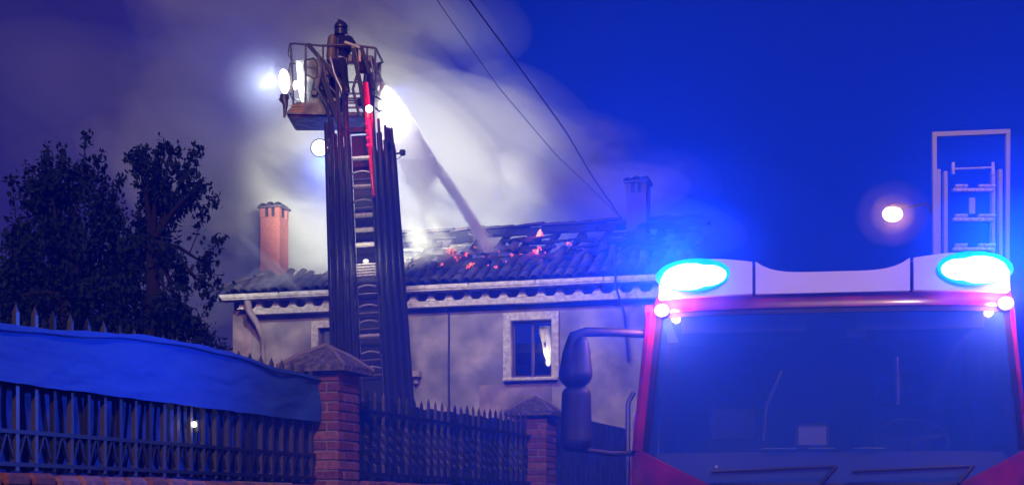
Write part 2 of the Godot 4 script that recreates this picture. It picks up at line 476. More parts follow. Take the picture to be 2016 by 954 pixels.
func house() -> void:
	var H := thing("house", "two-storey cream house with a burning collapsed tile roof", "house", HO.origin, -0.2985)
	var zw := -0.35
	var xr := 10.3
	var b: MB
	# openings from the photograph: the window behind the ladder and the broken one
	var wins := []
	for s in [[664.0, 1.0], [1046.0, 0.0]]:
		var c := on_house(s[0], 686, zw)
		wins.append(Rect2(c.x - 0.45, on_house(1046, 743, zw).y, 0.9, 1.21))
	var xs := [0.0, wins[0].position.x, wins[0].end.x, wins[1].position.x, wins[1].end.x, xr]
	var top := 6.25
	for k in 5:
		var x0: float = xs[k]
		var x1: float = xs[k + 1]
		var spans := [[0.0, top]] if k % 2 == 0 else [[0.0, wins[k / 2].position.y], [wins[k / 2].end.y, top]]
		for s in spans:
			b = MB.new(); b.box(Vector3((x0 + x1) / 2, (s[0] + s[1]) / 2, zw - 0.15), Vector3(x1 - x0, s[1] - s[0], 0.3))
			part("wall", b, M.render_wall, H)
	b = MB.new()
	b.box(Vector3(0.15, top / 2, zw - 3.3), Vector3(0.3, top, 6.0)); part("side_wall", b, M.render_wall, H)
	b = MB.new()
	b.box(Vector3(xr - 0.15, top / 2, zw - 3.3), Vector3(0.3, top, 6.0)); part("side_wall", b, M.render_wall, H)
	b = MB.new()
	b.box(Vector3(xr / 2, 2.8, zw - 6.45), Vector3(xr, 5.6, 0.3)); part("back_wall", b, M.render_wall, H)
	b = MB.new()
	b.box(Vector3(xr / 2, 5.0, zw - 3.3), Vector3(xr - 0.62, 0.2, 5.95)); part("attic_floor", b, M.charred, H)
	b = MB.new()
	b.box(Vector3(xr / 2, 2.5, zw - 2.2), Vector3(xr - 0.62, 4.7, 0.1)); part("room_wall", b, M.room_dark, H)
	# corner, frieze, corbels, gutter
	b = MB.new(); b.cbox(Vector3(0.2, 3.0, zw + 0.015), Vector3(0.46, 6.0, 0.04), 0.008); part("corner_band", b, M.quoin, H)
	b = MB.new(); b.cbox(Vector3(xr / 2 + 0.24, 5.94, zw + 0.105), Vector3(xr - 0.5, 0.13, 0.21), 0.01); part("frieze", b, M.cream_trim, H)
	b = MB.new(); b.cbox(Vector3(xr / 2 + 0.24, 1.0, zw + 0.02), Vector3(xr - 0.5, 2.0, 0.04), 0.01); part("plinth", b, M.quoin, H)
	b = MB.new(); b.box(Vector3(xr / 2, 6.1, zw + 0.01), Vector3(xr, 0.185, 0.02)); part("eave_board", b, M.eave_terracotta, H)  # dark terracotta board between the corbels
	var ol := PackedVector2Array()
	for k in 7:
		var t := k / 6.0
		ol.append(Vector2(-0.13 + 0.09 * pow(t, 0.42), -0.092 + 0.184 * t))
	for k in 7:
		var t := 1.0 - k / 6.0
		ol.append(Vector2(0.13 - 0.09 * pow(t, 0.42), -0.092 + 0.184 * t))
	var corbel := MB.new().slab(ol, 0.0, 0.19).mesh()
	for k in 28:
		part("eave_corbel", corbel, M.cream_trim, H, Transform3D(Basis(), Vector3(0.3 + k * 0.405, 6.1, zw + 0.02)))
	b = MB.new(); b.box(Vector3(xr / 2 - 0.1, 6.205, -0.14), Vector3(xr + 0.2, 0.022, 0.38)); part("soffit", b, M.cream_trim, H)
	for k in 8:
		var x0 := -0.18 + k * 1.46
		b = MB.new(); b.cbox(Vector3(x0 + 0.728, 6.27, 0.0), Vector3(1.448, 0.105, 0.11), 0.02)
		part("gutter", b, M.cream_trim, H)
	# downpipe
	b = MB.new()
	var p0 := on_house(487, 592, -0.02)
	b.tube([p0, p0 + Vector3(0.02, -0.2, 0), p0 + Vector3(0.16, -0.5, -0.14), p0 + Vector3(0.24, -0.8, -0.24), p0 + Vector3(0.25, -1.1, -0.25), Vector3(p0.x + 0.25, 0.1, p0.z - 0.25)], [0.085, 0.08, 0.07, 0.055, 0.05, 0.05], 10)
	part("downpipe", b, M.quoin, H)
	# cable under the eave, down the wall
	b = MB.new()
	var pts := []
	for k in 13:
		var p := on_house(lerpf(1218, 886, k / 12.0), 0, zw + 0.06)
		pts.append(Vector3(p.x, 5.845 - 0.012 * sin(k * 1.3) , p.z))
	pts.append(pts[-1] + Vector3(-0.04, -0.03, -0.01))
	for k in 8: pts.append(Vector3(pts[13].x + 0.006 * sin(k * 2.0), lerpf(5.75, 2.2, k / 7.0), zw + 0.03))
	b.tube(pts, 0.022, 6); part("wall_cable", b, M.cable, H)
	b = MB.new()
	b.tube([Vector3(pts[0].x, 6.9, 0.1), Vector3(pts[0].x + 0.03, 6.1, 0.09), Vector3(pts[0].x + 0.12, 5.6, zw + 0.06), Vector3(pts[0].x + 0.2, 4.6, zw + 0.04)], 0.025, 6); part("wall_cable", b, M.cable, H)
	# windows
	for k in 2:
		var r: Rect2 = wins[k]
		var cx := r.get_center().x
		for s in [[Vector3(cx, r.end.y + 0.08, zw + 0.02), Vector3(r.size.x + 0.32, 0.16, 0.06)], [Vector3(r.position.x - 0.08, r.get_center().y, zw + 0.02), Vector3(0.16, r.size.y, 0.06)], [Vector3(r.end.x + 0.08, r.get_center().y, zw + 0.02), Vector3(0.16, r.size.y, 0.06)]]:
			b = MB.new(); b.cbox(s[0], s[1], 0.008); part("window_surround", b, M.cream_trim, H)
		b = MB.new(); b.cbox(Vector3(cx, r.position.y - 0.035, zw + 0.05), Vector3(r.size.x + 0.3, 0.07, 0.16), 0.012); part("window_sill", b, M.cream_trim, H)
		b = MB.new()
		for s in [[r.position.x + 0.03, 0.06], [r.end.x - 0.03, 0.06], [cx, 0.05]]: b.box(Vector3(s[0], r.get_center().y, zw - 0.14), Vector3(s[1], r.size.y, 0.06))
		for s in [r.position.y + 0.03, r.end.y - 0.03]:
			for e in [-1, 1]: b.box(Vector3(cx + e * (r.size.x / 4 - 0.003), s, zw - 0.14), Vector3(r.size.x / 2 - 0.09, 0.06, 0.055))
		var fr := part("window_frame", b, M.window_wood, H)
		b = MB.new(); b.box(Vector3(cx - r.size.x / 4, r.get_center().y, zw - 0.14), Vector3(r.size.x / 2 - 0.08, r.size.y - 0.12, 0.006)); part("pane", b, M.glass, fr)
		if k == 0:
			b = MB.new(); b.box(Vector3(cx + r.size.x / 4, r.get_center().y, zw - 0.14), Vector3(r.size.x / 2 - 0.08, r.size.y - 0.12, 0.006)); part("pane", b, M.glass, fr)
		else:   # shards left in the right-hand sash
			var o := Vector2(cx + 0.03, r.position.y + 0.06)
			for sh in [[[0, 1.05], [0.1, 1.05], [0.16, 0.75], [0.2, 0.35], [0.25, 0.14], [0.1, 0.0], [0, 0]], [[0.1, 0.0], [0.38, 0.0], [0.38, 0.12], [0.26, 0.1]]]:
				var pl := PackedVector2Array()
				for q in sh: pl.append(o + Vector2(q[0], q[1]))
				b = MB.new(); b.slab(pl, zw - 0.142, zw - 0.138); part("broken_pane", b, M.glass, fr)
	# curtain torn behind the broken pane, and a lamp added to brighten it
	var w1: Rect2 = wins[1]
	b = MB.new()
	b.patch(14, 10, func(u, t):
		var x: float = lerpf(0.06 + 0.16 * t, 0.42, u)
		return Vector3(w1.get_center().x + x, lerpf(w1.end.y - 0.1, w1.end.y - 0.78 - 0.12 * sin(u * 3.0), t), zw - 0.3 + 0.035 * sin(u * 14.0 + t * 3.0) + 0.03 * sin(t * 9.0 + u * 4.0)), 0.004)
	part("torn_curtain", b, M.curtain, H)
	var wl := Vector3(w1.get_center().x + 0.3, w1.position.y + 0.34, zw - 0.24)
	b = MB.new(); b.ball(wl, Vector3(0.055, 0.09, 0.03), 10, 8); part("added_lamp", b, M.lamp_dim, H)
	omni(H, wl + Vector3(-0.03, 0.12, 0.13), Color(1.0, 0.93, 0.72), 0.4, 0.05)
	# little ledge on the wall beside the ladder
	var lp := on_house(819, 741, zw)
	b = MB.new(); b.cbox(lp + Vector3(0, 0.04, 0.09), Vector3(0.27, 0.14, 0.18), 0.02); b.cbox(lp + Vector3(0.02, -0.1, 0.05), Vector3(0.1, 0.14, 0.1), 0.02)
	part("wall_ledge", b, M.quoin, H)
	b = MB.new(); b.box(on_house(1015, 790, zw) + Vector3(0, 0, 0.004), Vector3(1.6, 0.72, 0.012)); part("patch_of_render", b, M.quoin, H)
	# ------------------------------------------------ roof
	var sv := Vector3(0, 0.493, -0.87)
	var nv := Vector3(0, 0.87, 0.493)
	var e0 := Vector3(0, 6.34, 0.07)
	var slope := Basis(Vector3(1, 0, 0), nv, -sv)
	b = MB.new(); b.box(Vector3(xr / 2, 0, 0) + e0 + sv * 0.52 - nv * 0.05, Vector3(xr + 0.1, 0.05, 1.0), slope)
	var roof := part("roof", b, M.charred, H)
	var tiles := [tile_mesh(0.43, 0.23, 0.0), tile_mesh(0.43, 0.24, 0.02), tile_mesh(0.4, 0.225, 0.01)]
	var count := 0
	for row in 6:
		for k in 47:
			var x := -0.28 + k * 0.246
			if x < -0.28 + row * 0.34: continue
			if x > xr + 0.1: continue
			var keep: float = 1.0 if row < 2 else [0.9, 0.35, 0.14, 0.08][row - 2]
			if row == 2 and x < 4.0: keep = 0.7
			if row > 2 and x < 3.0: keep *= 0.4
			if rnd.randf() > keep: continue
			var loose := 0.06 if row < 2 else 0.28
			var bs := slope * Basis(Vector3.UP, rnd.randf_range(-1, 1) * loose) * Basis(Vector3.RIGHT, rnd.randf_range(-0.3, 1) * loose * 0.5)
			var p := e0 + sv * (row * 0.335 + rnd.randf_range(-0.02, 0.02)) + nv * (0.004 + rnd.randf() * 0.015) + Vector3(x, 0, 0)
			if count < 270: part("roof_tile", tiles[rnd.randi() % 3], M["tile_%d" % (rnd.randi() % 4)], roof, Transform3D(bs, p))
			count += 1
	# hip tiles at the left corner
	for k in 3:
		var p := e0 + Vector3(-0.3 + k * 0.36, 0.05, 0) + sv * (0.03 + k * 0.34)
		part("hip_tile", tiles[k], M.tile_1, roof, Transform3D(Basis(Vector3.UP, -0.8) * Basis(Vector3.RIGHT, 0.42), p))
	# ridge: beam, caps, and the row of tiles still hanging under it
	var rz := e0 + sv * 3.42
	var x0 := on_house(752, 470, -2.9).x
	b = MB.new(); b.box(rz + Vector3((x0 + xr) / 2, -0.12, 0), Vector3(xr - x0, 0.16, 0.12)); part("ridge_beam", b, M.charred, roof)
	var rx := x0
	var side := Basis(Vector3(0, 0, -1), Vector3(0, 1, 0), Vector3(1, 0, 0))
	while rx < xr:
		part("ridge_tile", tiles[rnd.randi() % 3], M["tile_%d" % (rnd.randi() % 3)], roof, Transform3D(side * Basis(Vector3.RIGHT, rnd.randf_range(-0.05, 0.05)), rz + Vector3(rx, -0.02 + rnd.randf_range(-0.02, 0.02), 0)))
		rx += 0.36
	var hang := MB.new()
	rx = x0
	while rx < xr:
		var d := rnd.randf_range(0.22, 0.5)
		hang.box(rz - sv * d * 0.5 + Vector3(rx, -0.05, 0), Vector3(0.2, 0.05, d), slope * Basis(Vector3.UP, rnd.randf_range(-0.25, 0.25)))
		rx += 0.17
	tag(part("hanging_tile", hang, M.tile_2, roof), "", "", "", "stuff")
	# rafters and burnt boards
	for k in 12:
		var x := x0 + 0.1 + k * 0.6
		if x > xr: break
		b = MB.new(); b.box(e0 + sv * 1.75 - nv * 0.16 + Vector3(x, 0, 0), Vector3(0.09, 0.13, 3.2), slope); part("rafter", b, M.charred, roof)
	for k in 4:
		b = MB.new(); b.bar(e0 + Vector3(0.9 + k * 0.75, -0.1, -0.9), e0 + Vector3(1.1 + k * 0.75 + rnd.randf_range(-0.3, 0.3), rnd.randf_range(-0.2, 0.3), -2.2), 0.1, 0.12); part("rafter", b, M.charred, roof)
	var holes := [[790, 845, 0.70, 0.93], [850, 900, 0.80, 0.92], [952, 980, 0.74, 0.93], [998, 1036, 0.79, 0.92], [1078, 1138, 0.76, 0.93], [1160, 1200, 0.76, 0.93]]
	for k in holes.size():
		for e in 2: holes[k][e] = on_house(holes[k][e], 470, -2.6).x
	for k in 190:
		var x := rnd.randf_range(x0 + 0.1, xr - 0.3)
		var t := rnd.randf_range(0.3, 0.93)
		var size := Vector3(rnd.randf_range(0.2, 0.6), rnd.randf_range(0.1, 0.3), 0.04)
		var open := false
		for h in holes:
			if x + size.x * 0.42 > h[0] and x - size.x * 0.42 < h[1] and t + 0.045 > h[2] and t - 0.045 < h[3]: open = true
		if open: continue
		var pale := x < on_house(900, 480, -1.5).x and t > 0.4 and rnd.randf() < 0.6
		var bs := Basis(Vector3(1, 0, 0), -sv, nv) * Basis(Vector3(0, 0, 1), rnd.randf_range(-0.6, 0.6) * rnd.randf()) * Basis(Vector3(1, 0, 0), rnd.randf_range(-0.35, 0.5))
		part("burnt_board", chunk(size, k), M.ash_board if pale else (M.charred if rnd.randf() < 0.8 else M.tile_2), roof, Transform3D(bs, e0 + sv * t * 3.45 + nv * rnd.randf_range(-0.1, 0.06) + Vector3(x, 0, 0)))
	# ------------------------------------------------ chimneys
	for s in [[508.0, 557.0, 402.0, -1.7, "chimney_brick"], [1230.0, 1281.0, 352.0, -2.6, "chimney_dimmed"]]:
		var l := on_house(s[0], s[2], s[3])
		var r := on_house(s[1], s[2], s[3])
		var wd := (r.x - l.x) * 0.78
		var c := Vector3((l.x + r.x) / 2 - 0.03, 0, s[3] - wd / 2)
		var t: float = l.y
		b = MB.new(); b.cbox(c + Vector3(0, (5.0 + t - 0.3) / 2, 0), Vector3(wd, t - 0.3 - 5.0, wd), 0.012)
		var ch := part("chimney", b, M[s[4]], H)
		for u in [-1, 1]:
			for w in [-1, 1]:
				b = MB.new(); b.box(c + Vector3(u * (wd / 2 - 0.06), t - 0.2, w * (wd / 2 - 0.06)), Vector3(0.12, 0.2, 0.12)); part("corner_post", b, M[s[4]], ch)
		b = MB.new(); b.box(c + Vector3(0, t - 0.2, 0), Vector3(wd - 0.1, 0.2, wd - 0.1)); part("dark_flue", b, M.charred, ch)  # dark block filling the slots under the cap
		b = MB.new(); b.box(c + Vector3(0.0, t - 0.2, wd / 2 - 0.03), Vector3(0.07, 0.2, 0.05)); part("corner_post", b, M[s[4]], ch)
		b = MB.new(); b.cbox(c + Vector3(0, t - 0.07, 0), Vector3(wd + 0.1, 0.06, wd + 0.1), 0.015); part("chimney_cap", b, M.tile_1, ch)
		for k in 3:
			part("cap_tile", tiles[k], M["tile_%d" % k], ch, Transform3D(Basis(), c + Vector3(-0.19 + k * 0.19, t - 0.05, 0.22)))
	# ------------------------------------------------ fire on the roof
	var em := MB.new()
	var eh := MB.new()
	for s in [[887, 491, 9], [882, 496, 6], [891, 499, 6], [897, 505, 7], [918, 500, 6], [1061, 489, 8], [1054, 496, 8], [1120, 478, 8], [1140, 485, 6], [872, 521, 5], [928, 522, 8], [921, 524, 5], [976, 527, 6], [1008, 501, 4], [1009, 506, 4], [1108, 505, 4], [1148, 519, 4], [1164, 522, 4], [1061, 470, 4], [1036, 506, 3], [1085, 520, 3]]:
		var tt: float = clampf((545.0 - (s[1] as float)) / 95.0, 0.15, 0.85)
		var q := on_house(s[0], s[1], e0.z + sv.z * tt * 3.45 + 0.14)
		for j in 7:
			var sz: float = s[2] * 0.0042 * rnd.randf_range(0.35, 1.1)
			(eh if s[2] >= 8 and j == 0 else em).ball(q + Vector3(rnd.randf_range(-1, 1), rnd.randf_range(-1, 1), rnd.randf_range(-0.5, 0.5)) * (s[2] as float) * 0.0065, Vector3(sz * rnd.randf_range(0.4, 1.3), sz * rnd.randf_range(0.3, 1.5), sz), 10, 8, Basis(Vector3(0, 0, 1), rnd.randf_range(-1.2, 1.2)))
	for k in 34:
		var tt := rnd.randf_range(0.2, 0.8)
		var q := on_house(rnd.randf_range(860, 1180), lerpf(535, 470, tt), e0.z + sv.z * tt * 3.45 + 0.12)
		for j in 2:
			var sz := rnd.randf_range(0.007, 0.022)
			em.ball(q + Vector3(rnd.randf_range(-1, 1), rnd.randf_range(-0.5, 0.5), 0) * 0.03, Vector3(sz * rnd.randf_range(0.8, 2.2), sz * rnd.randf_range(0.5, 1.2), sz), 8, 6, Basis(Vector3(0, 0, 1), rnd.randf_range(-1, 1)))
	var fo := thing("embers", "red embers and small flames scattered over the burnt middle of the roof", "fire", HO.origin, -0.2985)
	tag(fo, "", "", "", "stuff")
	omni(fo, HO.affine_inverse() * at(890, 490, 32.6), Color(1, 0.2, 0.1), 0.16, 0.1); omni(fo, HO.affine_inverse() * at(1058, 488, 31.6), Color(1, 0.25, 0.1), 0.25, 0.1)
	part("ember_flame", em, M.flame, fo); part("hot_flame", eh, M.flame_hot, fo)
	var fq := on_house(1062, 461, -2.3)
	var fl := thing("flame", "tallest orange flame, licking up just below the roof ridge", "flame", HO * fq, -0.2985)
	b = MB.new(); b.tube([Vector3(0, -0.09, 0), Vector3(-0.01, -0.03, 0), Vector3(0.01, 0.05, 0), Vector3(0.03, 0.12, 0)], [0.035, 0.06, 0.045, 0.006], 9); part("tongue", b, M.flame_hot, fl)
	b = MB.new(); b.tube([Vector3(0.05, -0.1, 0.01), Vector3(0.06, -0.04, 0), Vector3(0.075, 0.05, 0)], [0.03, 0.035, 0.005], 8); part("tongue", b, M.flame, fl)
	omni(fl, Vector3(0, 0, 0.25), Color(1, 0.3, 0.1), 0.25, 0.06)

# ------------------------------------------------------------------ fences, piers and the wall under them
var FO := Transform3D(Basis(Vector3.UP, 1.2602), Vector3(-1.468, 0, -11.6))   # x runs along the fence away from the street, z faces the street

func bar_mesh(y0: float, y1: float, w: float, twist: bool) -> ArrayMesh:
	var b := MB.new()
	if not twist:
		b.box(Vector3(0, (y0 + y1 - 0.05) / 2, 0), Vector3(w, y1 - 0.05 - y0, w))
	else:
		var ya := y0 + 0.1
		var yb := ya + 0.38
		b.box(Vector3(0, (y0 + ya) / 2, 0), Vector3(w, ya - y0, w))
		b.box(Vector3(0, (yb + y1 - 0.05) / 2, 0), Vector3(w, y1 - 0.05 - yb, w))
		var n := 16
		for k in n:
			var r0 := w * (0.72 + 0.5 * sin(PI * k / n)); var r1 := w * (0.72 + 0.5 * sin(PI * (k + 1) / n))
			for e in 4:
				var q := []
				for c in [[e, k, r0], [e + 1, k, r0], [e + 1, k + 1, r1], [e, k + 1, r1]]:
					var a: float = PI / 4 + PI / 2 * c[0] + c[1] * 0.42
					q.append(Vector3(cos(a) * c[2], ya + (yb - ya) * c[1] / n, sin(a) * c[2]))
				b.flat(q[0], q[1], q[2], Vector3(0, q[0].y, 0)); b.flat(q[0], q[2], q[3], Vector3(0, q[0].y, 0))
	for k in 4:   # pointed tip
		var a := PI / 4 + k * PI / 2
		b.flat(Vector3(cos(a) * w * 0.7, y1 - 0.05, sin(a) * w * 0.7), Vector3(cos(a + PI / 2) * w * 0.7, y1 - 0.05, sin(a + PI / 2) * w * 0.7), Vector3(0, y1, 0), Vector3(0, y1 - 0.05, 0))
	return b.mesh()

func pier(x: float, label: String) -> void:
	var o := thing("brick_pier", label, "brick pier", FO * Vector3(x, 0, 0), 1.2602, "brick piers of the fence")
	var b := MB.new(); b.box(Vector3(0, 1.33, 0), Vector3(0.376, 2.66, 0.376)); part("mortar_core", b, M.mortar, o)
	var bricks := [MB.new().cbox(Vector3(), Vector3(0.292, 0.064, 0.1), 0.006).mesh(), MB.new().cbox(Vector3(), Vector3(0.29, 0.066, 0.098), 0.009).mesh()]
	var mats := [M.brick_red, M.brick_red, M.brick_pale, M.brick_dark]
	for row in 35:
		for k in 4:
			var an := k * PI / 2
			var bs := Basis(Vector3.UP, an)
			var s := 1.0 if row % 2 == 0 else -1.0
			part("brick", bricks[rnd.randi() % 2], mats[rnd.randi() % 4], o, Transform3D(bs * Basis(Vector3.UP, rnd.randf_range(-0.008, 0.008)), bs * Vector3(s * 0.054, 0.038 + row * 0.0757, 0.151 + rnd.randf_range(-0.002, 0.003))))
	# rough hipped cap
	var f := FastNoiseLite.new(); f.seed = 4; f.frequency = 6.0
	b = MB.new()
	for k in 4:
		var bs := Basis(Vector3.UP, k * PI / 2)
		b.patch(10, 10, func(u, t):
			var r: float = 0.285 * (1.0 - t)
			var p := bs * Vector3(lerpf(-r, r, u), 2.70 + 0.185 * (t + 0.22 * t * (1.0 - t)), r)
			return p + Vector3(0, 1, 0) * 0.022 * f.get_noise_3dv(p) * (1.0 - t) )
		b.patch(2, 6, func(u, t):
			var p := bs * Vector3(lerpf(-0.285, 0.285, u), 0, 0.285)
			p.y = lerpf(2.655, 2.70 + 0.022 * f.get_noise_3dv(p + Vector3(0, 2.7, 0)), t)
			return p)
		b.quad(bs * Vector3(-0.285, 2.655, 0.285), bs * Vector3(0.285, 2.655, 0.285), bs * Vector3(0, 2.655, 0), bs * Vector3(0, 2.655, 0), Vector3.DOWN)
	var cap := part("pier_cap", b, M.stone_cap, o)
	b = MB.new()
	for k in 4:
		var bs := Basis(Vector3.UP, k * PI / 2)
		var pts := []
		for j in 9:
			var t := j / 8.0
			pts.append(bs * Vector3(0.285 * (1 - t), 2.70 + 0.185 * (t + 0.22 * t * (1 - t)) + 0.004 * sin(j * 5.0), 0.285 * (1 - t)))
		b.tube(pts, 0.017, 6)
	part("cap_ridge", b, M.mortar, cap)

func fences() -> void:
	pier(0.0, "nearest brick pier with a pale pyramid cap, left of the ladder foot")
	pier(5.67, "far brick pier with a dark pyramid cap beside the truck mirror")
	var b: MB
	# low wall with coping
	var wl := thing("garden_wall", "low wall with rough brick coping under the iron fences", "wall", FO.origin, 1.2602)
	var cop := [MB.new().cbox(Vector3(), Vector3(0.215, 0.075, 0.34), 0.018).mesh(), MB.new().cbox(Vector3(), Vector3(0.22, 0.085, 0.335), 0.026).mesh()]
	for s in [[-5.6, -0.21, 1.70], [0.21, 5.46, 1.74], [5.88, 10.0, 1.6]]:
		b = MB.new(); b.box(Vector3((s[0] + s[1]) / 2, s[2] / 2, 0), Vector3(s[1] - s[0], s[2], 0.26)); part("wall_core", b, M.brick_dark, wl)
		var x: float = s[0] + 0.12
		while x < s[1] - 0.1:
			part("coping_brick", cop[rnd.randi() % 2], [M.brick_red, M.brick_pale, M.brick_pale][rnd.randi() % 3], wl, Transform3D(Basis(Vector3.UP, rnd.randf_range(-0.03, 0.03)) * Basis(Vector3.RIGHT, rnd.randf_range(-0.02, 0.02)), Vector3(x, s[2] + 0.036 + rnd.randf_range(-0.006, 0.01), 0)))
			x += 0.23
	# left fence
	var o := thing("iron_fence", "iron bar fence on the left, its top half hidden under blue netting", "fence", FO.origin, 1.2602)
	var left := bar_mesh(1.80, 2.70, 0.027, false)
	var k := 0
	while k < 32:
		var x := -0.27 - k * 0.165
		part("fence_bar", left, M.iron_lit if rnd.randf() < 0.8 else M.iron, o, Transform3D(Basis(Vector3.UP, rnd.randf_range(-0.1, 0.1)), Vector3(x, rnd.randf_range(-0.006, 0.006), 0)))
		for s in [-1, 1]:
			b = MB.new(); b.bar(Vector3(x + s * 0.07, 1.995, 0.004 * s), Vector3(x + s * 0.018, 1.87, 0.004 * s), 0.014)
			part("scroll_brace", b, M.iron, o)
		k += 1
	for y in [1.835, 2.01, 2.5]:
		b = MB.new(); b.box(Vector3(-2.86, y, 0.0), Vector3(5.3, 0.022, 0.034)); part("fence_rail", b, M.iron, o)
	b = MB.new(); b.patch(10, 60, func(u, t): return Vector3(lerpf(-0.22, -5.5, u), lerpf(1.79, 2.55, t), -0.045 + 0.012 * sin(u * 90.0) * (1 - t) + 0.01 * sin(t * 7.0 + u * 20)), 0.003)
	tag(part("privacy_screen", b, M.net_dark), "dark privacy screen fixed behind the bars of the left fence", "screen")
	# shade net folded over the top
	var f := FastNoiseLite.new(); f.seed = 8; f.frequency = 1.3; f.fractal_octaves = 3
	b = MB.new()
	b.patch(44, 150, func(u, t):
		var x := lerpf(-5.5, -0.2, u)
		var yt := 2.585 + 0.105 * smoothstep(-4.2, -2.3, x) - 0.05 * smoothstep(-1.7, -0.8, x) + 0.006 * f.get_noise_1d(x * 3.0) - 0.005 * pow(sin(x * PI / 0.66), 2.0)
		var yb := 2.262 + 0.007 * f.get_noise_1d(x * 2.0 + 40.0)
		if t < 0.25:
			var a: float = t / 0.25 * PI
			return Vector3(x, yt - 0.02 + 0.022 * sin(a) - 0.05 * (1.0 - t / 0.25), -0.028 * cos(a))
		var s: float = (t - 0.25) / 0.75
		var bulge := 0.010 * f.get_noise_2d(x * 1.3, s * 1.6) + 0.003 * sin(x * 17.0 + 5.0 * f.get_noise_1d(x * 0.9)) * s + 0.0035 * sin((s * 2.2 + x * 1.1) * 4.0 + 6.0 * f.get_noise_2d(x * 0.8, s * 0.7)) + 0.014 * sin(x * 9.0 + s * 5.0) * smoothstep(-1.6, -0.3, x)
		return Vector3(x, lerpf(yt - 0.02, yb, s), 0.028 + 0.02 * sin(s * PI * 0.5) + bulge * smoothstep(0.0, 0.2, s)), 0.003)
	var hem := []
	for j in 60:
		var x := lerpf(-5.5, -0.2, j / 59.0)
		hem.append(Vector3(x, 2.54 + 0.105 * smoothstep(-4.2, -2.3, x) - 0.05 * smoothstep(-1.7, -0.8, x) + 0.004 * sin(x * 8.0), 0.05 + 0.004 * sin(x * 5.0)))
	b.tube(hem, 0.011, 6)
	tag(part("shade_net", b, M.net), "blue shade netting folded over the top of the left iron fence", "netting")
	get_child(-1).transform = FO
	get_child(-2).transform = FO
	# right fence
	o = thing("iron_fence", "iron bar fence between the two brick piers with twisted bars", "fence", FO.origin, 1.2602)
	for j in 46:
		var x := 0.27 + j * 0.18
		if x > 5.42: break
		var t := clampf((x - 0.6) / 4.6, 0, 1)
		var y1 := 2.60 + 0.09 * t * t
		part("fence_bar", bar_mesh(1.86, snappedf(y1, 0.02), 0.024, true), M.iron_lit if rnd.randf() < 0.5 else M.iron, o, Transform3D(Basis(Vector3.UP, rnd.randf_range(-0.3, 0.3)), Vector3(x, rnd.randf_range(-0.008, 0.008), 0)))
	for y in [1.89, 2.42]:
		b = MB.new(); b.box(Vector3(2.84, y, 0.0), Vector3(5.25, 0.03, 0.034)); part("fence_rail", b, M.iron, o)
	b = MB.new(); b.patch(10, 60, func(u, t): return Vector3(lerpf(5.45, 0.22, u), lerpf(1.79, 2.50 + 0.08 * (1 - u) + 0.01 * sin(u * 70), t), -0.06 + 0.015 * sin(u * 110.0) * (1 - 0.5 * t)), 0.003)
	var net2 := part("privacy_screen", b, M.net_dark); net2.transform = FO
	tag(net2, "dark privacy screen behind the twisted bars between the brick piers", "screen")
	# solid gate beyond the far pier
	o = thing("metal_gate", "dark solid metal gate to the right of the far brick pier", "gate", FO * Vector3(5.9, 0, 0), 1.2602)
	for j in 17:
		b = MB.new(); b.cbox(Vector3(0.13 + j * 0.25, 1.38, 0), Vector3(0.242, 2.74, 0.03), 0.006); part("gate_panel", b, M.net_dark, o)
	for y in [0.4, 2.6]:
		b = MB.new(); b.box(Vector3(2.12, y, -0.034), Vector3(4.25, 0.06, 0.034)); part("gate_rail", b, M.iron, o)
	# small lamp on the left fence
	var lp := FO.affine_inverse() * at(372, 835, 9.63)
	o = thing("fence_lamp", "small white lamp shining between the bars of the left fence", "lamp", FO * Vector3(lp.x, lp.y, 0.024), 1.2602)
	b = MB.new(); b.ball(Vector3(), Vector3(0.021, 0.018, 0.016), 10, 8); part("lamp_bulb", b, M.lamp_white, o)
	b = MB.new(); b.cbox(Vector3(0.035, -0.01, -0.004), Vector3(0.03, 0.09, 0.03), 0.005); b.tube([Vector3(0.03, -0.05, 0), Vector3(0.03, -0.12, -0.006)], 0.006, 6); part("lamp_bracket", b, M.black_plastic, o)
	omni(o, Vector3(0, 0, 0.035), Color(1.0, 0.95, 0.8), 0.012, 0.02)

# ------------------------------------------------------------------ the fire engine
func cab_z(x: float, y: float) -> float:
	return -0.24 * pow(absf(x) / 1.2, 4.0) - 0.11 * maxf(0.0, y - 1.75)

func cab_w(y: float) -> float:
	return 1.235 - 0.1 * clampf((y - 1.85) / 1.0, 0, 1)

func edge_w(y: float) -> float:   # half width of the dark glass at height y
	return lerpf(0.74, cab_w(1.97) - 0.026, clampf((y - 1.74) / 0.23, 0, 1)) if y < 1.97 else cab_w(y) - 0.026

func front(y0: float, y1: float, xa: Callable, xb: Callable, rows: int, cols: int, thick: float, out := 0.0) -> MB:
	var b := MB.new()
	return b.patch(rows, cols, func(u, t):
		var y := lerpf(y0, y1, t)
		var x := lerpf(xa.call(y), xb.call(y), u)
		return Vector3(x, y, cab_z(x, y) + out), thick)

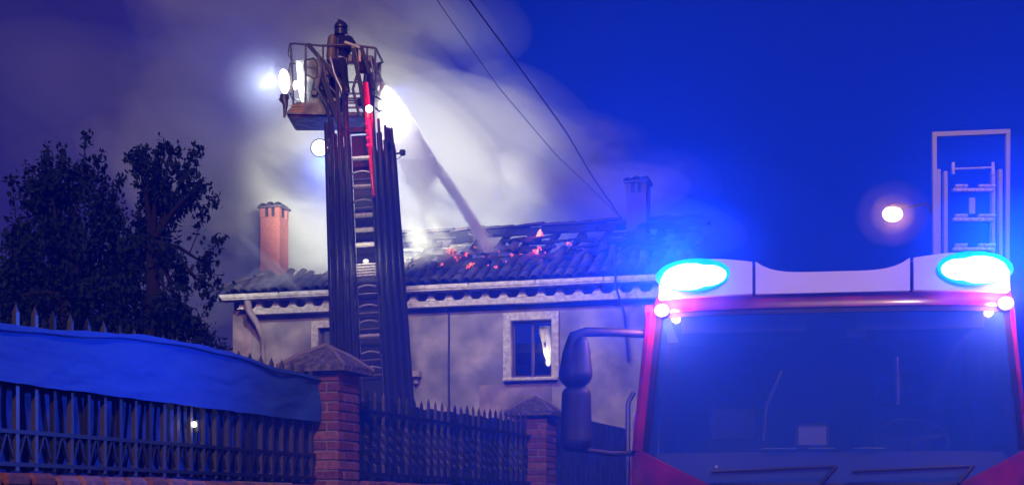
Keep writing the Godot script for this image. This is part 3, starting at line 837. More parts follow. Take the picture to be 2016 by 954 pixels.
func fire_engine() -> void:
	var o := thing("fire_engine", "red fire engine seen head-on with a white roof beam and lit blue beacons", "fire engine", Vector3(2.0, 0, -9.17), -0.157)
	var b: MB
	var neg := func(y): return -edge_w(y)
	var pos := func(y): return edge_w(y)
	part("windscreen", front(1.76, 2.865, neg, pos, 16, 24, 0.006, 0.0), M.screen_glass, o)
	for s in [-1.0, 1.0]:
		part("front_pillar", front(1.97, 2.87, func(y): return s * (edge_w(y) - 0.012 + 0.015), func(y): return s * cab_w(y), 8, 2, 0.07, 0.012), M.truck_red, o)
		part("screen_border", front(1.97, 2.87, func(y): return s * (edge_w(y) - 0.04), func(y): return s * (edge_w(y) + 0.002), 8, 2, 0.012, 0.004), M.black_plastic, o)
		part("corner_panel", front(1.74, 1.97, func(y): return s * (edge_w(y) + 0.004), func(y): return s * cab_w(y), 6, 6, 0.04, 0.012), M.truck_red, o)
	part("front_panel", front(0.75, 1.738, func(y): return -cab_w(y), func(y): return cab_w(y), 6, 24, 0.04, 0.012), M.truck_red, o)
	part("screen_border", front(2.835, 2.872, func(y): return -edge_w(y), func(y): return edge_w(y), 1, 20, 0.012, 0.004), M.black_plastic, o)
	# rounded red header up to the roof
	b = MB.new()
	b.patch(6, 30, func(u, t):
		var a: float = t * PI * 0.42
		var y: float = 2.868 + 0.155 * sin(a)
		var x: float = lerpf(-1, 1, u) * (cab_w(2.87) - 0.03 * t)
		return Vector3(x, y, cab_z(x, 2.87) + 0.02 - 0.16 * (1 - cos(a))), 0.03)
	part("roof_header", b, M.truck_red, o)
	b = MB.new(); b.cbox(Vector3(0, 2.965, -1.25), Vector3(2.1, 0.07, 1.9), 0.03); part("cab_roof", b, M.truck_red, o)
	# cab sides, rear wall, floor
	for s in [-1.0, 1.0]:
		b = MB.new()
		b.patch(8, 3, func(u, t):
			var y: float = lerpf(0.75, 2.93, t)
			return Vector3(s * cab_w(y), y, lerpf(cab_z(cab_w(y), y) + 0.012, -2.1, u)), 0.05)
		var d := part("cab_side", b, M.truck_red, o)
		b = MB.new(); b.cbox(Vector3(s * 1.195, 2.35, -1.05), Vector3(0.05, 0.7, 0.9), 0.02); part("side_window", b, M.black_plastic, d)
		b = MB.new(); b.tube([Vector3(s * 1.27, 1.55, -0.42), Vector3(s * 1.31, 1.62, -0.42), Vector3(s * 1.31, 2.3, -0.42), Vector3(s * 1.27, 2.37, -0.42)], 0.016, 8); part("grab_handle", b, M.steel, d)
	b = MB.new(); b.box(Vector3(0, 1.8, -2.08), Vector3(2.14, 2.1, 0.05)); part("cab_rear_wall", b, M.grey_trim, o)
	b = MB.new(); b.box(Vector3(0, 0.95, -1.15), Vector3(2.2, 0.08, 1.8)); part("cab_floor", b, M.black_plastic, o)
	b = MB.new(); b.box(Vector3(0, 2.86, -1.2), Vector3(2.06, 0.03, 1.7)); part("cab_ceiling", b, M.grey_trim, o)
	# body behind, bumper, wheels
	b = MB.new(); b.cbox(Vector3(0, 1.9, -4.9), Vector3(2.42, 2.0, 5.4), 0.05); part("rear_body", b, M.truck_red, o)
	b = MB.new(); b.cbox(Vector3(0, 0.58, -0.12), Vector3(2.42, 0.36, 0.3), 0.06); part("bumper", b, M.truck_white, o)
	for s in [-1.0, 1.0]:
		b = MB.new(); b.ball(Vector3(s * 0.95, 0.6, 0.02), Vector3(0.13, 0.09, 0.05), 12, 8); part("headlight", b, M.steel, o)
		for z in [-1.3, -5.6]:
			b = MB.new(); b.tube([Vector3(s * 0.9, 0.5, z), Vector3(s * 0.94, 0.5, z), Vector3(s * 1.17, 0.5, z), Vector3(s * 1.2, 0.5, z)], [0.44, 0.5, 0.5, 0.44], 24); var wh := part("wheel", b, M.rubber, o)
			b = MB.new(); b.tube([Vector3(s * 1.19, 0.5, z), Vector3(s * 1.21, 0.5, z)], [0.28, 0.24], 20); part("rim", b, M.steel, wh)
	b = MB.new(); b.box(Vector3(0, 0.75, -4.0), Vector3(1.4, 0.3, 7.4)); part("chassis", b, M.black_plastic, o)
	# dashboard, steering wheel, seats, visor, mirror, things on the dash
	b = MB.new(); b.patch(5, 20, func(u, t):
		var x: float = lerpf(-1.12, 1.12, u)
		return Vector3(x, 1.98 - 0.03 * t * t - 0.25 * pow(1 - t, 6), cab_z(x, 1.9) - 0.08 - 0.5 * (1 - (1 - t) * 0.98)), 0.03)
	var dash := part("dashboard", b, M.grey_trim, o)
	b = MB.new(); b.cbox(Vector3(0.05, 1.9, -0.62), Vector3(0.5, 0.14, 0.16), 0.03); part("instrument_hood", b, M.black_plastic, dash)
	for s in [[-0.33, 0.22, 0.1], [-0.05, 0.15, -0.2], [0.25, 0.16, 0.3]]:
		b = MB.new(); b.box(Vector3(s[0], 1.985, -0.32), Vector3(s[1], 0.004, 0.14), Basis(Vector3.UP, s[2])); part("paper_sheet", b, M.paper, dash)
	b = MB.new(); b.cbox(Vector3(-0.62, 2.16, -0.62), Vector3(0.32, 0.22, 0.05), 0.015, Basis(Vector3.UP, 0.2)); part("control_screen", b, M.black_plastic, dash)
	b = MB.new(); b.tube([Vector3(-0.42, 2.05, -0.55), Vector3(-0.4, 2.28, -0.5), Vector3(-0.3, 2.5, -0.45)], 0.012, 6); b.cbox(Vector3(-0.1, 2.08, -0.6), Vector3(0.22, 0.16, 0.06), 0.02); part("radio_mount", b, M.steel, dash)
	b = MB.new()
	var ring := []
	for k in 25:
		var a := TAU * k / 24
		ring.append(Vector3(0.55 + 0.24 * cos(a), 2.05 + 0.15 * sin(a), -0.72 - 0.19 * sin(a)))
	b.tube(ring, 0.018, 8, false)
	b.tube([Vector3(0.55, 2.05, -0.72), Vector3(0.55, 1.85, -0.6)], 0.03, 8)
	for a in [0.3, 2.8, 4.7]: b.bar(Vector3(0.55, 2.05, -0.72), Vector3(0.55 + 0.23 * cos(a), 2.05 + 0.145 * sin(a), -0.72 - 0.18 * sin(a)), 0.03, 0.015)
	part("steering_wheel", b, M.black_plastic, o)
	for s in [-0.62, 0.55]:
		b = MB.new(); b.cbox(Vector3(s, 2.0, -1.62), Vector3(0.5, 0.75, 0.16), 0.06, Basis(Vector3.RIGHT, -0.12)); b.cbox(Vector3(s, 1.55, -1.35), Vector3(0.5, 0.14, 0.5), 0.05)
		var st := part("seat", b, M.seat_cloth, o)
		b = MB.new(); b.cbox(Vector3(s, 2.48, -1.66), Vector3(0.28, 0.2, 0.12), 0.05); part("headrest", b, M.seat_cloth, st)
	b = MB.new(); b.cbox(Vector3(-0.55, 2.79, -0.26), Vector3(0.8, 0.12, 0.02), 0.008, Basis(Vector3.RIGHT, 0.3)); part("sun_visor", b, M.grey_trim, o)
	b = MB.new(); b.cbox(Vector3(0.55, 2.79, -0.26), Vector3(0.8, 0.12, 0.02), 0.008, Basis(Vector3.RIGHT, 0.3)); part("sun_visor", b, M.grey_trim, o)
	b = MB.new(); b.cbox(Vector3(0.16, 2.72, -0.3), Vector3(0.16, 0.1, 0.04), 0.02); b.tube([Vector3(0.16, 2.77, -0.3), Vector3(0.16, 2.85, -0.3)], 0.01, 6); part("interior_mirror", b, M.black_plastic, o)
	b = MB.new(); b.tube([Vector3(0.47, 2.62, -0.85), Vector3(0.475, 2.45, -0.85), Vector3(0.48, 2.3, -0.86)], [0.02, 0.026, 0.012], 8); part("helmet_strap", b, M.steel, o)
	# wipers
	for s in [[-0.75, 0.02], [0.12, 0.85]]:
		b = MB.new()
		var pts := []
		for k in 9:
			var x := lerpf(s[0], s[1], k / 8.0)
			var y := 1.83 + 0.03 * k / 8.0
			pts.append(Vector3(x, y, cab_z(x, y) + 0.03))
		b.tube(pts, 0.011, 6); b.tube([pts[8], Vector3(s[1] - 0.1, 1.75, 0.03)], 0.014, 6)
		part("wiper", b, M.black_plastic, o)
	b = MB.new(); b.cbox(Vector3(-0.72, 1.86, cab_z(0.72, 1.86) + 0.01), Vector3(0.02, 0.02, 0.02), 0.004); part("washer_nozzle", b, M.steel, o)
	# white roof beam in three pieces
	var ol := PackedVector2Array()
	for k in 21:
		var x := lerpf(-0.475, 0.475, k / 20.0)
		ol.append(Vector2(x, 3.085 + 0.075 * pow(absf(x) / 0.475, 5.0)))
	ol.append(Vector2(0.475, 2.955)); ol.append(Vector2(-0.475, 2.955))
	var bend := func(p: Vector3) -> Vector3: return Vector3(p.x, p.y, p.z + cab_z(p.x, 2.9) * 0.8)
	b = MB.new(); b.slab(ol, -0.62, 0.03, bend); var rb := part("roof_beam", b, M.truck_white, o)
	for s in [-1.0, 1.0]:
		ol = PackedVector2Array()
		for k in 15:
			var t := k / 14.0
			var x := lerpf(0.495, 1.09, t)
			ol.append(Vector2(s * x, 3.155 + 0.035 * sin(t * PI * 0.8) - 0.13 * pow(t, 5.0)))
		ol.append(Vector2(s * 1.09, 2.955)); ol.append(Vector2(s * 0.495, 2.955))
		b = MB.new(); b.slab(ol, -0.62, 0.055, bend); part("beam_end", b, M.truck_white, rb)
		b = MB.new(); b.box(Vector3(s * 0.485, 3.05, -0.32 + cab_z(0.485, 2.9) * 0.8), Vector3(0.018, 0.18, 0.62)); part("seam", b, M.black_plastic, rb)
		# blue beacon set into the outer end of the beam
		var c := Vector3(s * 0.875, 3.085, cab_z(0.875, 2.9) * 0.8 + 0.04)
		var turn := Basis(Vector3.UP, s * 0.28)
		b = MB.new(); b.ball(c + Vector3(0, 0.005, 0), Vector3(0.25, 0.106, 0.075), 20, 12, turn); var bc := part("beacon", b, M.lamp_beacon_rim, o)
		b = MB.new(); b.ball(c + Vector3(s * 0.02, -0.008, 0.03), Vector3(0.18, 0.086, 0.072), 20, 12, turn); b.ball(c + Vector3(-s * 0.085, -0.008, 0.052), Vector3(0.14, 0.07, 0.07), 18, 10, turn); b.ball(c + Vector3(s * 0.06, -0.03, 0.04), Vector3(0.15, 0.062, 0.06), 18, 10, turn); part("beacon_lamp", b, M.lamp_beacon, bc)
		spot(o, c + Vector3(s * 0.06, 0.01, 0.15), Vector3(s * 0.35 - 0.12, 0.06, 1.0), Color(0.03, 0.36, 1.0), 27.0, 87.0, 0.12)
		# amber marker light
		c = Vector3(s * 1.075, 2.885, cab_z(1.075, 2.87) + 0.045)
		b = MB.new(); b.ball(c, Vector3(0.05, 0.044, 0.03), 12, 8); part("marker_light", b, M.lamp_amber, o)
		omni(o, c + Vector3(s * 0.02, 0, 0.09), Color(1.0, 0.6, 0.45), 0.7, 0.04)
	# mirrors on the left: arm, upper and lower housings
	b = MB.new()
	b.tube([Vector3(-1.17, 2.74, -0.3), Vector3(-1.4, 2.745, -0.2), Vector3(-1.56, 2.74, -0.12), Vector3(-1.63, 2.71, -0.1), Vector3(-1.655, 2.62, -0.1)], [0.028, 0.028, 0.032, 0.042, 0.05], 10)
	b.tube([Vector3(-1.2, 1.96, -0.3), Vector3(-1.4, 1.955, -0.2), Vector3(-1.6, 1.98, -0.12)], 0.018, 8)
	var arm := part("mirror_arm", b, M.black_plastic, o)
	var hs := Basis(Vector3.UP, -0.12)
	b = MB.new()
	flesh(b, [[Vector3(-1.585, 2.66, -0.1), Vector3(-1.59, 2.47, -0.1), 0.05, 0.075], [Vector3(-1.66, 2.60, -0.1), Vector3(-1.665, 2.47, -0.11), 0.05, 0.065], [Vector3(-1.62, 2.45, -0.1), Vector3(-1.64, 2.45, -0.1), 0.06, 0.07]], 0.012, 0.02)
	part("mirror_housing", b, M.black_plastic, arm)
	b = MB.new()
	flesh(b, [[Vector3(-1.585, 2.33, -0.11), Vector3(-1.585, 2.05, -0.11), 0.06, 0.066], [Vector3(-1.655, 2.33, -0.11), Vector3(-1.66, 2.05, -0.11), 0.06, 0.062], [Vector3(-1.6, 2.03, -0.11), Vector3(-1.65, 2.03, -0.11), 0.055, 0.055]], 0.012, 0.02)
	part("mirror_housing", b, M.black_plastic, arm)
	for s in [[2.53, 0.2], [2.18, 0.36]]:
		b = MB.new(); b.cbox(Vector3(-1.62, s[0], -0.19), Vector3(0.17, s[1], 0.01), 0.004); part("mirror_glass", b, M.mirror, arm)
	# white handles low on the left corner
	b = MB.new()
	for s in [[1.98, 2.22], [1.93, 2.0], [2.05, 2.14]]: b.tube([Vector3(-1.25, s[0], -0.34), Vector3(-1.26, s[1], -0.34)], 0.014, 6)
	part("corner_handle", b, M.truck_white, o)

# ------------------------------------------------------------------ turntable ladder
var LB := at(733, 770, 22.5)
var LT := at(706, 230, 26.5)

func ladder_axes() -> Transform3D:
	var a := (LT - LB).normalized()
	var x := (Vector3(1, 0, 0) - a * a.x).normalized()
	return Transform3D(Basis(x, a, x.cross(a)), LB)

func ladder_s(py: float) -> float:   # how far up the ladder that height in the photograph is
	var lo := -1.0
	var hi := 9.0
	for k in 30:
		var m := (lo + hi) / 2
		var p := LB + (LT - LB).normalized() * m
		if 1000.0 - (p.y - 1.6) / -p.z * F > py: lo = m
		else: hi = m
	return lo

func turntable_ladder() -> void:
	var base := Vector3(LB.x, 0, LB.z)
	var o := thing("turntable_ladder", "tall dark turntable ladder raised to a lit rescue basket before the burning roof", "aerial ladder", base)
	var T := ladder_axes(); T.origin -= base
	var b: MB
	var widths := [0.565, 0.455, 0.345, 0.235]
	var tops := [6.05, 6.2, 6.45, 8.0]
	for k in 4:
		var lo := -1.9 + k * 0.25
		for s in [-1.0, 1.0]:
			b = MB.new()
			var w: float = widths[k]
			var hi: float = tops[k] - (0.25 if s > 0 and k < 3 else 0.0)
			b.cbox(Vector3(s * w, (lo + hi) / 2, -0.03 * k), Vector3(0.1, hi - lo, 0.09), 0.012)
			b.cbox(Vector3(s * (w + 0.01), (lo + hi) / 2, 0.36 - 0.05 * k), Vector3(0.05, hi - lo, 0.05), 0.01)
			b.cbox(Vector3(s * (w - 0.035), (lo + hi) / 2, 0.02 - 0.03 * k), Vector3(0.012, hi - lo, 0.03), 0.003)
			var y := lo + 0.1
			var up := true
			while y < hi - 0.5:
				b.bar(Vector3(s * w, y, 0.03 - 0.03 * k if up else 0.34 - 0.05 * k), Vector3(s * w, y + 0.42, 0.34 - 0.05 * k if up else 0.03 - 0.03 * k), 0.028)
				up = not up; y += 0.42
			part("side_rail", b, M.ladder_rail, o, T)
	for s in [-1.0, 1.0]:
		b = MB.new(); b.box(Vector3(s * 0.395, 2.0, -0.15), Vector3(0.46, 8.0 - (0.3 if s > 0 else 0.0), 0.02)); part("side_plate", b, M.ladder_rail, o, T)
	# rungs and steps in the middle bay
	for py in [322, 378, 434, 463, 492, 672]:
		var s := ladder_s(py)
		b = MB.new(); b.cbox(Vector3(0, s, 0.12), Vector3(0.32, 0.055, 0.07), 0.012); b.box(Vector3(0, s, 0.12), Vector3(0.014, 0.06, 0.076)); part("rung", b, M.ladder_rung, o, T)
	for py in [350, 406, 575, 613, 705, 735, 644]:
		var s := ladder_s(py)
		b = MB.new()
		var pts := []
		for k in 9: pts.append(Vector3(lerpf(-0.15, 0.15, k / 8.0), s + 0.05 * sin(PI * k / 8.0), 0.1))
		b.tube(pts, 0.022, 6); part("rung", b, M.alu, o, T)
		b = MB.new(); b.cbox(Vector3(0, s - 0.02, -0.03), Vector3(0.3, 0.02, 0.05), 0.005); part("rung", b, M.alu, o, T)
	b = MB.new()
	for k in 5: b.cbox(Vector3(0, ladder_s(532 + k * 5.5), 0.12), Vector3(0.32, 0.026, 0.05), 0.005)
	part("folding_step", b, M.ladder_rung, o, T)
	b = MB.new(); b.ball(Vector3(0, ladder_s(519), 0.06), Vector3(0.05, 0.04, 0.03), 10, 8); part("step_lamp", b, M.lamp_dim, o, T)
	omni(o, T * Vector3(0, ladder_s(519), 0.4), Color(1, 0.95, 0.8), 0.3, 0.05)
	omni(o, T * Vector3(0.02, ladder_s(330), 0.55), Color(1, 0.96, 0.9), 0.25, 0.06)
	b = MB.new()
	for s in [-1, 1]: b.box(Vector3(s * 0.172, (ladder_s(690) + ladder_s(250)) / 2, -0.05), Vector3(0.014, ladder_s(250) - ladder_s(690), 0.05))
	b.box(Vector3(0, 2.4, -0.16), Vector3(0.32, 7.8, 0.02))
	part("cable_tray", b, M.ladder_rail, o, T)
	# hoist head at the top of the outer sections
	b = MB.new(); b.cbox(Vector3(-0.5, 6.0, 0.1), Vector3(0.12, 0.5, 0.3), 0.03); b.cbox(Vector3(0.5, 5.8, 0.1), Vector3(0.12, 0.4, 0.3), 0.03)
	b.cbox(Vector3(0.0, 6.35, -0.08), Vector3(0.44, 0.12, 0.1), 0.03)
	part("rail_head", b, M.ladder_rail, o, T)
	# red lamplight on the right rail, put into red and glowing strips
	var s0 := ladder_s(395); var s1 := ladder_s(178)
	b = MB.new()
	b.tube([Vector3(0.19, s0, 0.08), Vector3(0.17, ladder_s(300), 0.1), Vector3(0.16, ladder_s(240), 0.12), Vector3(0.15, s1, 0.14)], [0.03, 0.045, 0.05, 0.04], 8); part("red_strip", b, M.red_band, o, T)
	b = MB.new()
	b.bar(Vector3(0.24, ladder_s(305), 0.16), Vector3(0.17, ladder_s(250), 0.18), 0.05); b.bar(Vector3(0.21, ladder_s(225), 0.18), Vector3(0.19, ladder_s(182), 0.2), 0.03)
	for k in 4: b.bar(Vector3(0.12, ladder_s(300 - k * 14), 0.15), Vector3(0.26, ladder_s(296 - k * 14), 0.15), 0.025)
	part("red_lamplight_strip", b, M.red_lamplight, o, T)
	b = MB.new(); b.ball(Vector3(0.2, ladder_s(237), 0.24), Vector3(0.065, 0.085, 0.05), 12, 8); part("tip_lamp", b, M.lamp_white, o, T)
	omni(o, T * Vector3(0.2, ladder_s(245), 0.36), Color(1, 0.05, 0.12), 0.8, 0.06)
	# floodlight on the left of the head, camera arm on the right
	var fl := at(629, 291, 25.8) - base
	b = MB.new(); b.ball(fl, Vector3(0.14, 0.14, 0.06), 16, 10); var fp := part("floodlight", b, M.lamp_white, o)
	b = MB.new(); b.tube([fl + Vector3(0.0, 0, -0.1), fl + Vector3(0.0, 0, 0.0)], [0.1, 0.165], 18); b.cbox(fl + Vector3(0.17, 0.0, -0.05), Vector3(0.16, 0.3, 0.08), 0.02); part("lamp_housing", b, M.ladder_rail, fp)
	spot(o, fl + Vector3(-0.15, 0.0, -1.0), Vector3(0.08, 0.15, -1), Color(1.0, 1.0, 0.84), 950.0, 25.0, 0.14)
	var ca := at(778, 303, 25.8) - base
	b = MB.new(); b.tube([ca + Vector3(-0.12, 0.02, 0), ca, ca + Vector3(0.1, 0.02, 0.02)], 0.018, 6); b.cbox(ca + Vector3(0.13, 0.02, 0.02), Vector3(0.1, 0.09, 0.12), 0.015)
	b.tube([ca + Vector3(0.12, -0.03, 0.02), ca + Vector3(0.05, -0.09, 0.02), ca + Vector3(-0.08, -0.1, 0)], 0.008, 5)
	part("camera_arm", b, M.ladder_rail, o)
	# ---------------- rescue basket
	var D := 27.4
	var q := func(px, py, dz = 0.0): return at(px, py, D) - base + Vector3(0, 0, dz)
	b = MB.new()
	var fc: Vector3 = q.call(650, 236)
	b.cbox(fc + Vector3(0, 0, -0.1), Vector3(1.5, 0.1, 1.0), 0.03)
	var bk := part("basket", b, M.basket_panel, o)
	b = MB.new()   # sloping front skirt under the floor, left side wedge
	b.slab(PackedVector2Array([Vector2(fc.x - 0.78, fc.y + 0.0), Vector2(fc.x - 0.56, fc.y + 0.22), Vector2(fc.x + 0.2, fc.y + 0.16), Vector2(fc.x + 0.2, fc.y - 0.02)]), fc.z + 0.405, fc.z + 0.44); part("floor_skirt", b, M.basket_panel, bk)
	for k in 3:
		b = MB.new(); b.slab(PackedVector2Array([Vector2(fc.x - 0.70 + 0.0, fc.y + 0.02 + k * 0.055), Vector2(fc.x - 0.46, fc.y + 0.025 + k * 0.055), Vector2(fc.x - 0.43, fc.y + 0.055 + k * 0.055), Vector2(fc.x - 0.65, fc.y + 0.05 + k * 0.055)]), fc.z + 0.442, fc.z + 0.447); part("warning_stripe", b, M.yellow, bk)
	# panels
	var pl := PackedVector2Array()
	for s in [[572, 100], [602, 96], [640, 97], [640, 210], [612, 216], [590, 212], [580, 170]]:
		var w: Vector3 = q.call(s[0], s[1]); pl.append(Vector2(w.x, w.y))
	b = MB.new(); b.slab(pl, fc.z - 0.62, fc.z - 0.6); part("basket_panel", b, M.basket_panel, bk)
	pl = PackedVector2Array()
	for s in [[728, 116], [748, 116], [746, 168], [734, 190]]:
		var w: Vector3 = q.call(s[0], s[1]); pl.append(Vector2(w.x, w.y))
	b = MB.new(); b.slab(pl, fc.z - 0.3, fc.z - 0.28); part("basket_panel", b, M.basket_panel, bk)
	# rails: top ring, mid ring, stanchions
	for h in [[97.0, 0.022], [135.0, 0.016], [172.0, 0.016]]:
		b = MB.new()
		var l: Vector3 = q.call(576, h[0], 0.32); var r: Vector3 = q.call(742, h[0] + 8, 0.32)
		var lb: Vector3 = q.call(566, h[0] + 6, -0.55); var rb: Vector3 = q.call(748, h[0] + 8, -0.55)
		b.tube([l + Vector3(0.1, 0, 0.02), l, l.lerp(lb, 0.5) + Vector3(-0.05, -0.02, 0), lb, lb + Vector3(0.1, 0, -0.08), rb - Vector3(0.1, 0, 0.08), rb, r], h[1], 7)
		if h[0] < 100: b.tube([l + Vector3(0.1, 0, 0.02), q.call(640, 101, 0.34), q.call(690, 99, 0.34), r], h[1], 7)
		part("basket_rail", b, M.basket_rail, bk)
	b = MB.new()
	for s in [[577, 98, 583, 225], [606, 97, 606, 228], [640, 98, 640, 232], [726, 103, 722, 232], [742, 106, 738, 230]]:
		b.tube([q.call(s[0], s[1], 0.32), q.call(s[2], s[3], 0.34)], 0.02, 7)
	part("stanchion", b, M.basket_rail, bk)
	# seat-like frame and control box on the left side
	b = MB.new()
	var fr := []
	for s in [[604, 128], [622, 124], [628, 134], [628, 158], [622, 164], [606, 154], [603, 140], [604, 128]]: fr.append(q.call(s[0], s[1], 0.3))
	b.tube(fr, 0.017, 7); b.tube([q.call(603, 141, 0.3), q.call(628, 145, 0.3)], 0.012, 6); part("folding_frame", b, M.basket_rail, bk)
	b = MB.new(); b.cbox(q.call(632, 175, 0.25), Vector3(0.2, 0.26, 0.2), 0.03); b.cbox(q.call(624, 192, 0.28), Vector3(0.14, 0.14, 0.14), 0.03); part("control_box", b, M.basket_rail, bk)
	# carrying arms of the ladder head
	b = MB.new()
	b.bar(q.call(612, 100, 0.38), q.call(690, 195, 0.5), 0.07, 0.1); b.bar(q.call(640, 160, 0.42), q.call(684, 285, 0.7), 0.1, 0.12)
	b.bar(q.call(716, 108, 0.38), q.call(742, 190, 0.5), 0.07, 0.1); b.bar(q.call(700, 110, 0.4), q.call(728, 250, 0.6), 0.08, 0.12)
	b.bar(q.call(668, 170, 0.42), q.call(676, 262, 0.66), 0.06, 0.08); b.bar(q.call(645, 205, 0.42), q.call(664, 285, 0.7), 0.06, 0.08)
	part("carrying_arm", b, M.ladder_rail, bk)
	b = MB.new()
	b.tube([q.call(656, 128, 0.45), q.call(664, 160, 0.5), q.call(684, 205, 0.55)], 0.03, 8); b.tube([q.call(672, 172, 0.5), q.call(686, 222, 0.6), q.call(684, 282, 0.72)], 0.024, 8)
	b.tube([q.call(734, 132, 0.3), q.call(740, 160, 0.35), q.call(736, 200, 0.45)], 0.024, 8)
	part("hydraulic_ram", b, M.steel, bk)
	b = MB.new()   # monitor loop on the right
	b.tube([q.call(742, 200, 0.35), q.call(758, 208, 0.35), q.call(760, 224, 0.35), q.call(750, 229, 0.35), q.call(742, 222, 0.35)], 0.02, 7); part("hose_loop", b, M.ladder_rail, bk)
	b = MB.new(); b.tube([q.call(722, 150, 0.1), q.call(738, 158, 0.0), q.call(752, 168, -0.1)], [0.05, 0.045, 0.03], 10); b.tube([q.call(722, 150, 0.1), q.call(720, 185, 0.2)], 0.05, 8); part("water_monitor", b, M.basket_rail, bk)
	for e in [[650, 150, 0.36, 0.16, 0.22], [676, 140, 0.3, 0.14, 0.3], [694, 128, 0.34, 0.12, 0.16], [716, 140, 0.3, 0.14, 0.24], [648, 196, 0.36, 0.2, 0.16], [716, 214, 0.4, 0.16, 0.14], [730, 128, 0.2, 0.14, 0.2]]:
		b = MB.new(); b.cbox(q.call(e[0], e[1], e[2]), Vector3(e[3], e[4], 0.16), 0.025, Basis(Vector3(0, 0, 1), 0.15 * sin(e[0] * 1.7))); part("equipment_box", b, M.basket_rail if int(e[0]) % 4 else M.turnout, bk)
	for e in [[[642, 140], [650, 180], [668, 200], [672, 240], [680, 275]], [[704, 112], [712, 150], [700, 190], [712, 240]], [[632, 120], [640, 150], [632, 190], [650, 225]]]:
		b = MB.new()
		var hp := []
		for u in e: hp.append(q.call(u[0], u[1], 0.5))
		b.tube(hp, 0.026, 7); part("hose", b, M.basket_rail, bk)
	b = MB.new(); b.cbox(q.call(697, 100, 0.36), Vector3(0.3, 0.05, 0.05), 0.012, Basis(Vector3(0, 0, 1), -0.35)); b.cbox(q.call(712, 122, 0.38), Vector3(0.05, 0.22, 0.05), 0.012); part("reflective_guard", b, M.reflective, bk)
	for k in 4:
		b = MB.new(); b.cbox(q.call(705 - k * 1, 196 + k * 9, 0.4), Vector3(0.3, 0.03, 0.06), 0.008); part("basket_step", b, M.alu, bk)
	# lamps
	var la: Vector3 = q.call(565, 171, 0.36)
	b = MB.new(); b.ball(la, Vector3(0.1, 0.225, 0.07), 14, 12, Basis(Vector3(0, 0, 1), 0.08)); var lm := part("basket_lamp", b, M.lamp_white, bk)
	b = MB.new(); b.ball(q.call(586, 178, 0.33), Vector3(0.045, 0.085, 0.04), 10, 8); part("small_lamp", b, M.lamp_white, bk)
	b = MB.new(); b.cbox(la + Vector3(0.12, 0, -0.08), Vector3(0.05, 0.44, 0.1), 0.01); b.tube([la + Vector3(-0.02, -0.3, -0.02), la + Vector3(0.02, -0.42, -0.02), la + Vector3(0.0, -0.66, -0.02)], [0.09, 0.05, 0.02], 8); b.tube([la + Vector3(0, -0.24, -0.02), la + Vector3(0, -0.32, -0.02)], 0.085, 10); part("lamp_bracket", b, M.basket_rail, lm)
	spot(o, la + Vector3(-0.28, 0.1, -0.25), Vector3(-0.4, 0.12, -1), Color(0.92, 0.97, 0.96), 90.0, 58.0, 0.2)
	var lr: Vector3 = q.call(751, 176, -0.05)
	b = MB.new(); b.ball(lr, Vector3(0.07, 0.12, 0.05), 10, 8); part("jet_lamp", b, M.lamp_white, bk)
	spot(o, lr + Vector3(0.22, -0.1, 0.6), Vector3(0.5, -0.5, -0.85), Color(1.0, 0.98, 0.92), 40.0, 62.0, 0.08)
	# ---------------- the truck under it, behind the fence
	b = MB.new(); b.cbox(Vector3(0.0, 2.0, 0.9), Vector3(1.5, 1.3, 1.6), 0.1); part("turntable", b, M.ladder_rail, o)
	b = MB.new(); b.cbox(Vector3(0.3, 0.95, 0.9), Vector3(5.6, 0.7, 2.2), 0.08); part("truck_bed", b, M.truck_red, o)
	for s in [-1.9, 2.3]:
		for z in [0.0, 1.8]:
			b = MB.new(); b.tube([Vector3(s, 0.5, z - 0.15), Vector3(s, 0.5, z + 0.15)], 0.5, 20); part("wheel", b, M.rubber, o)

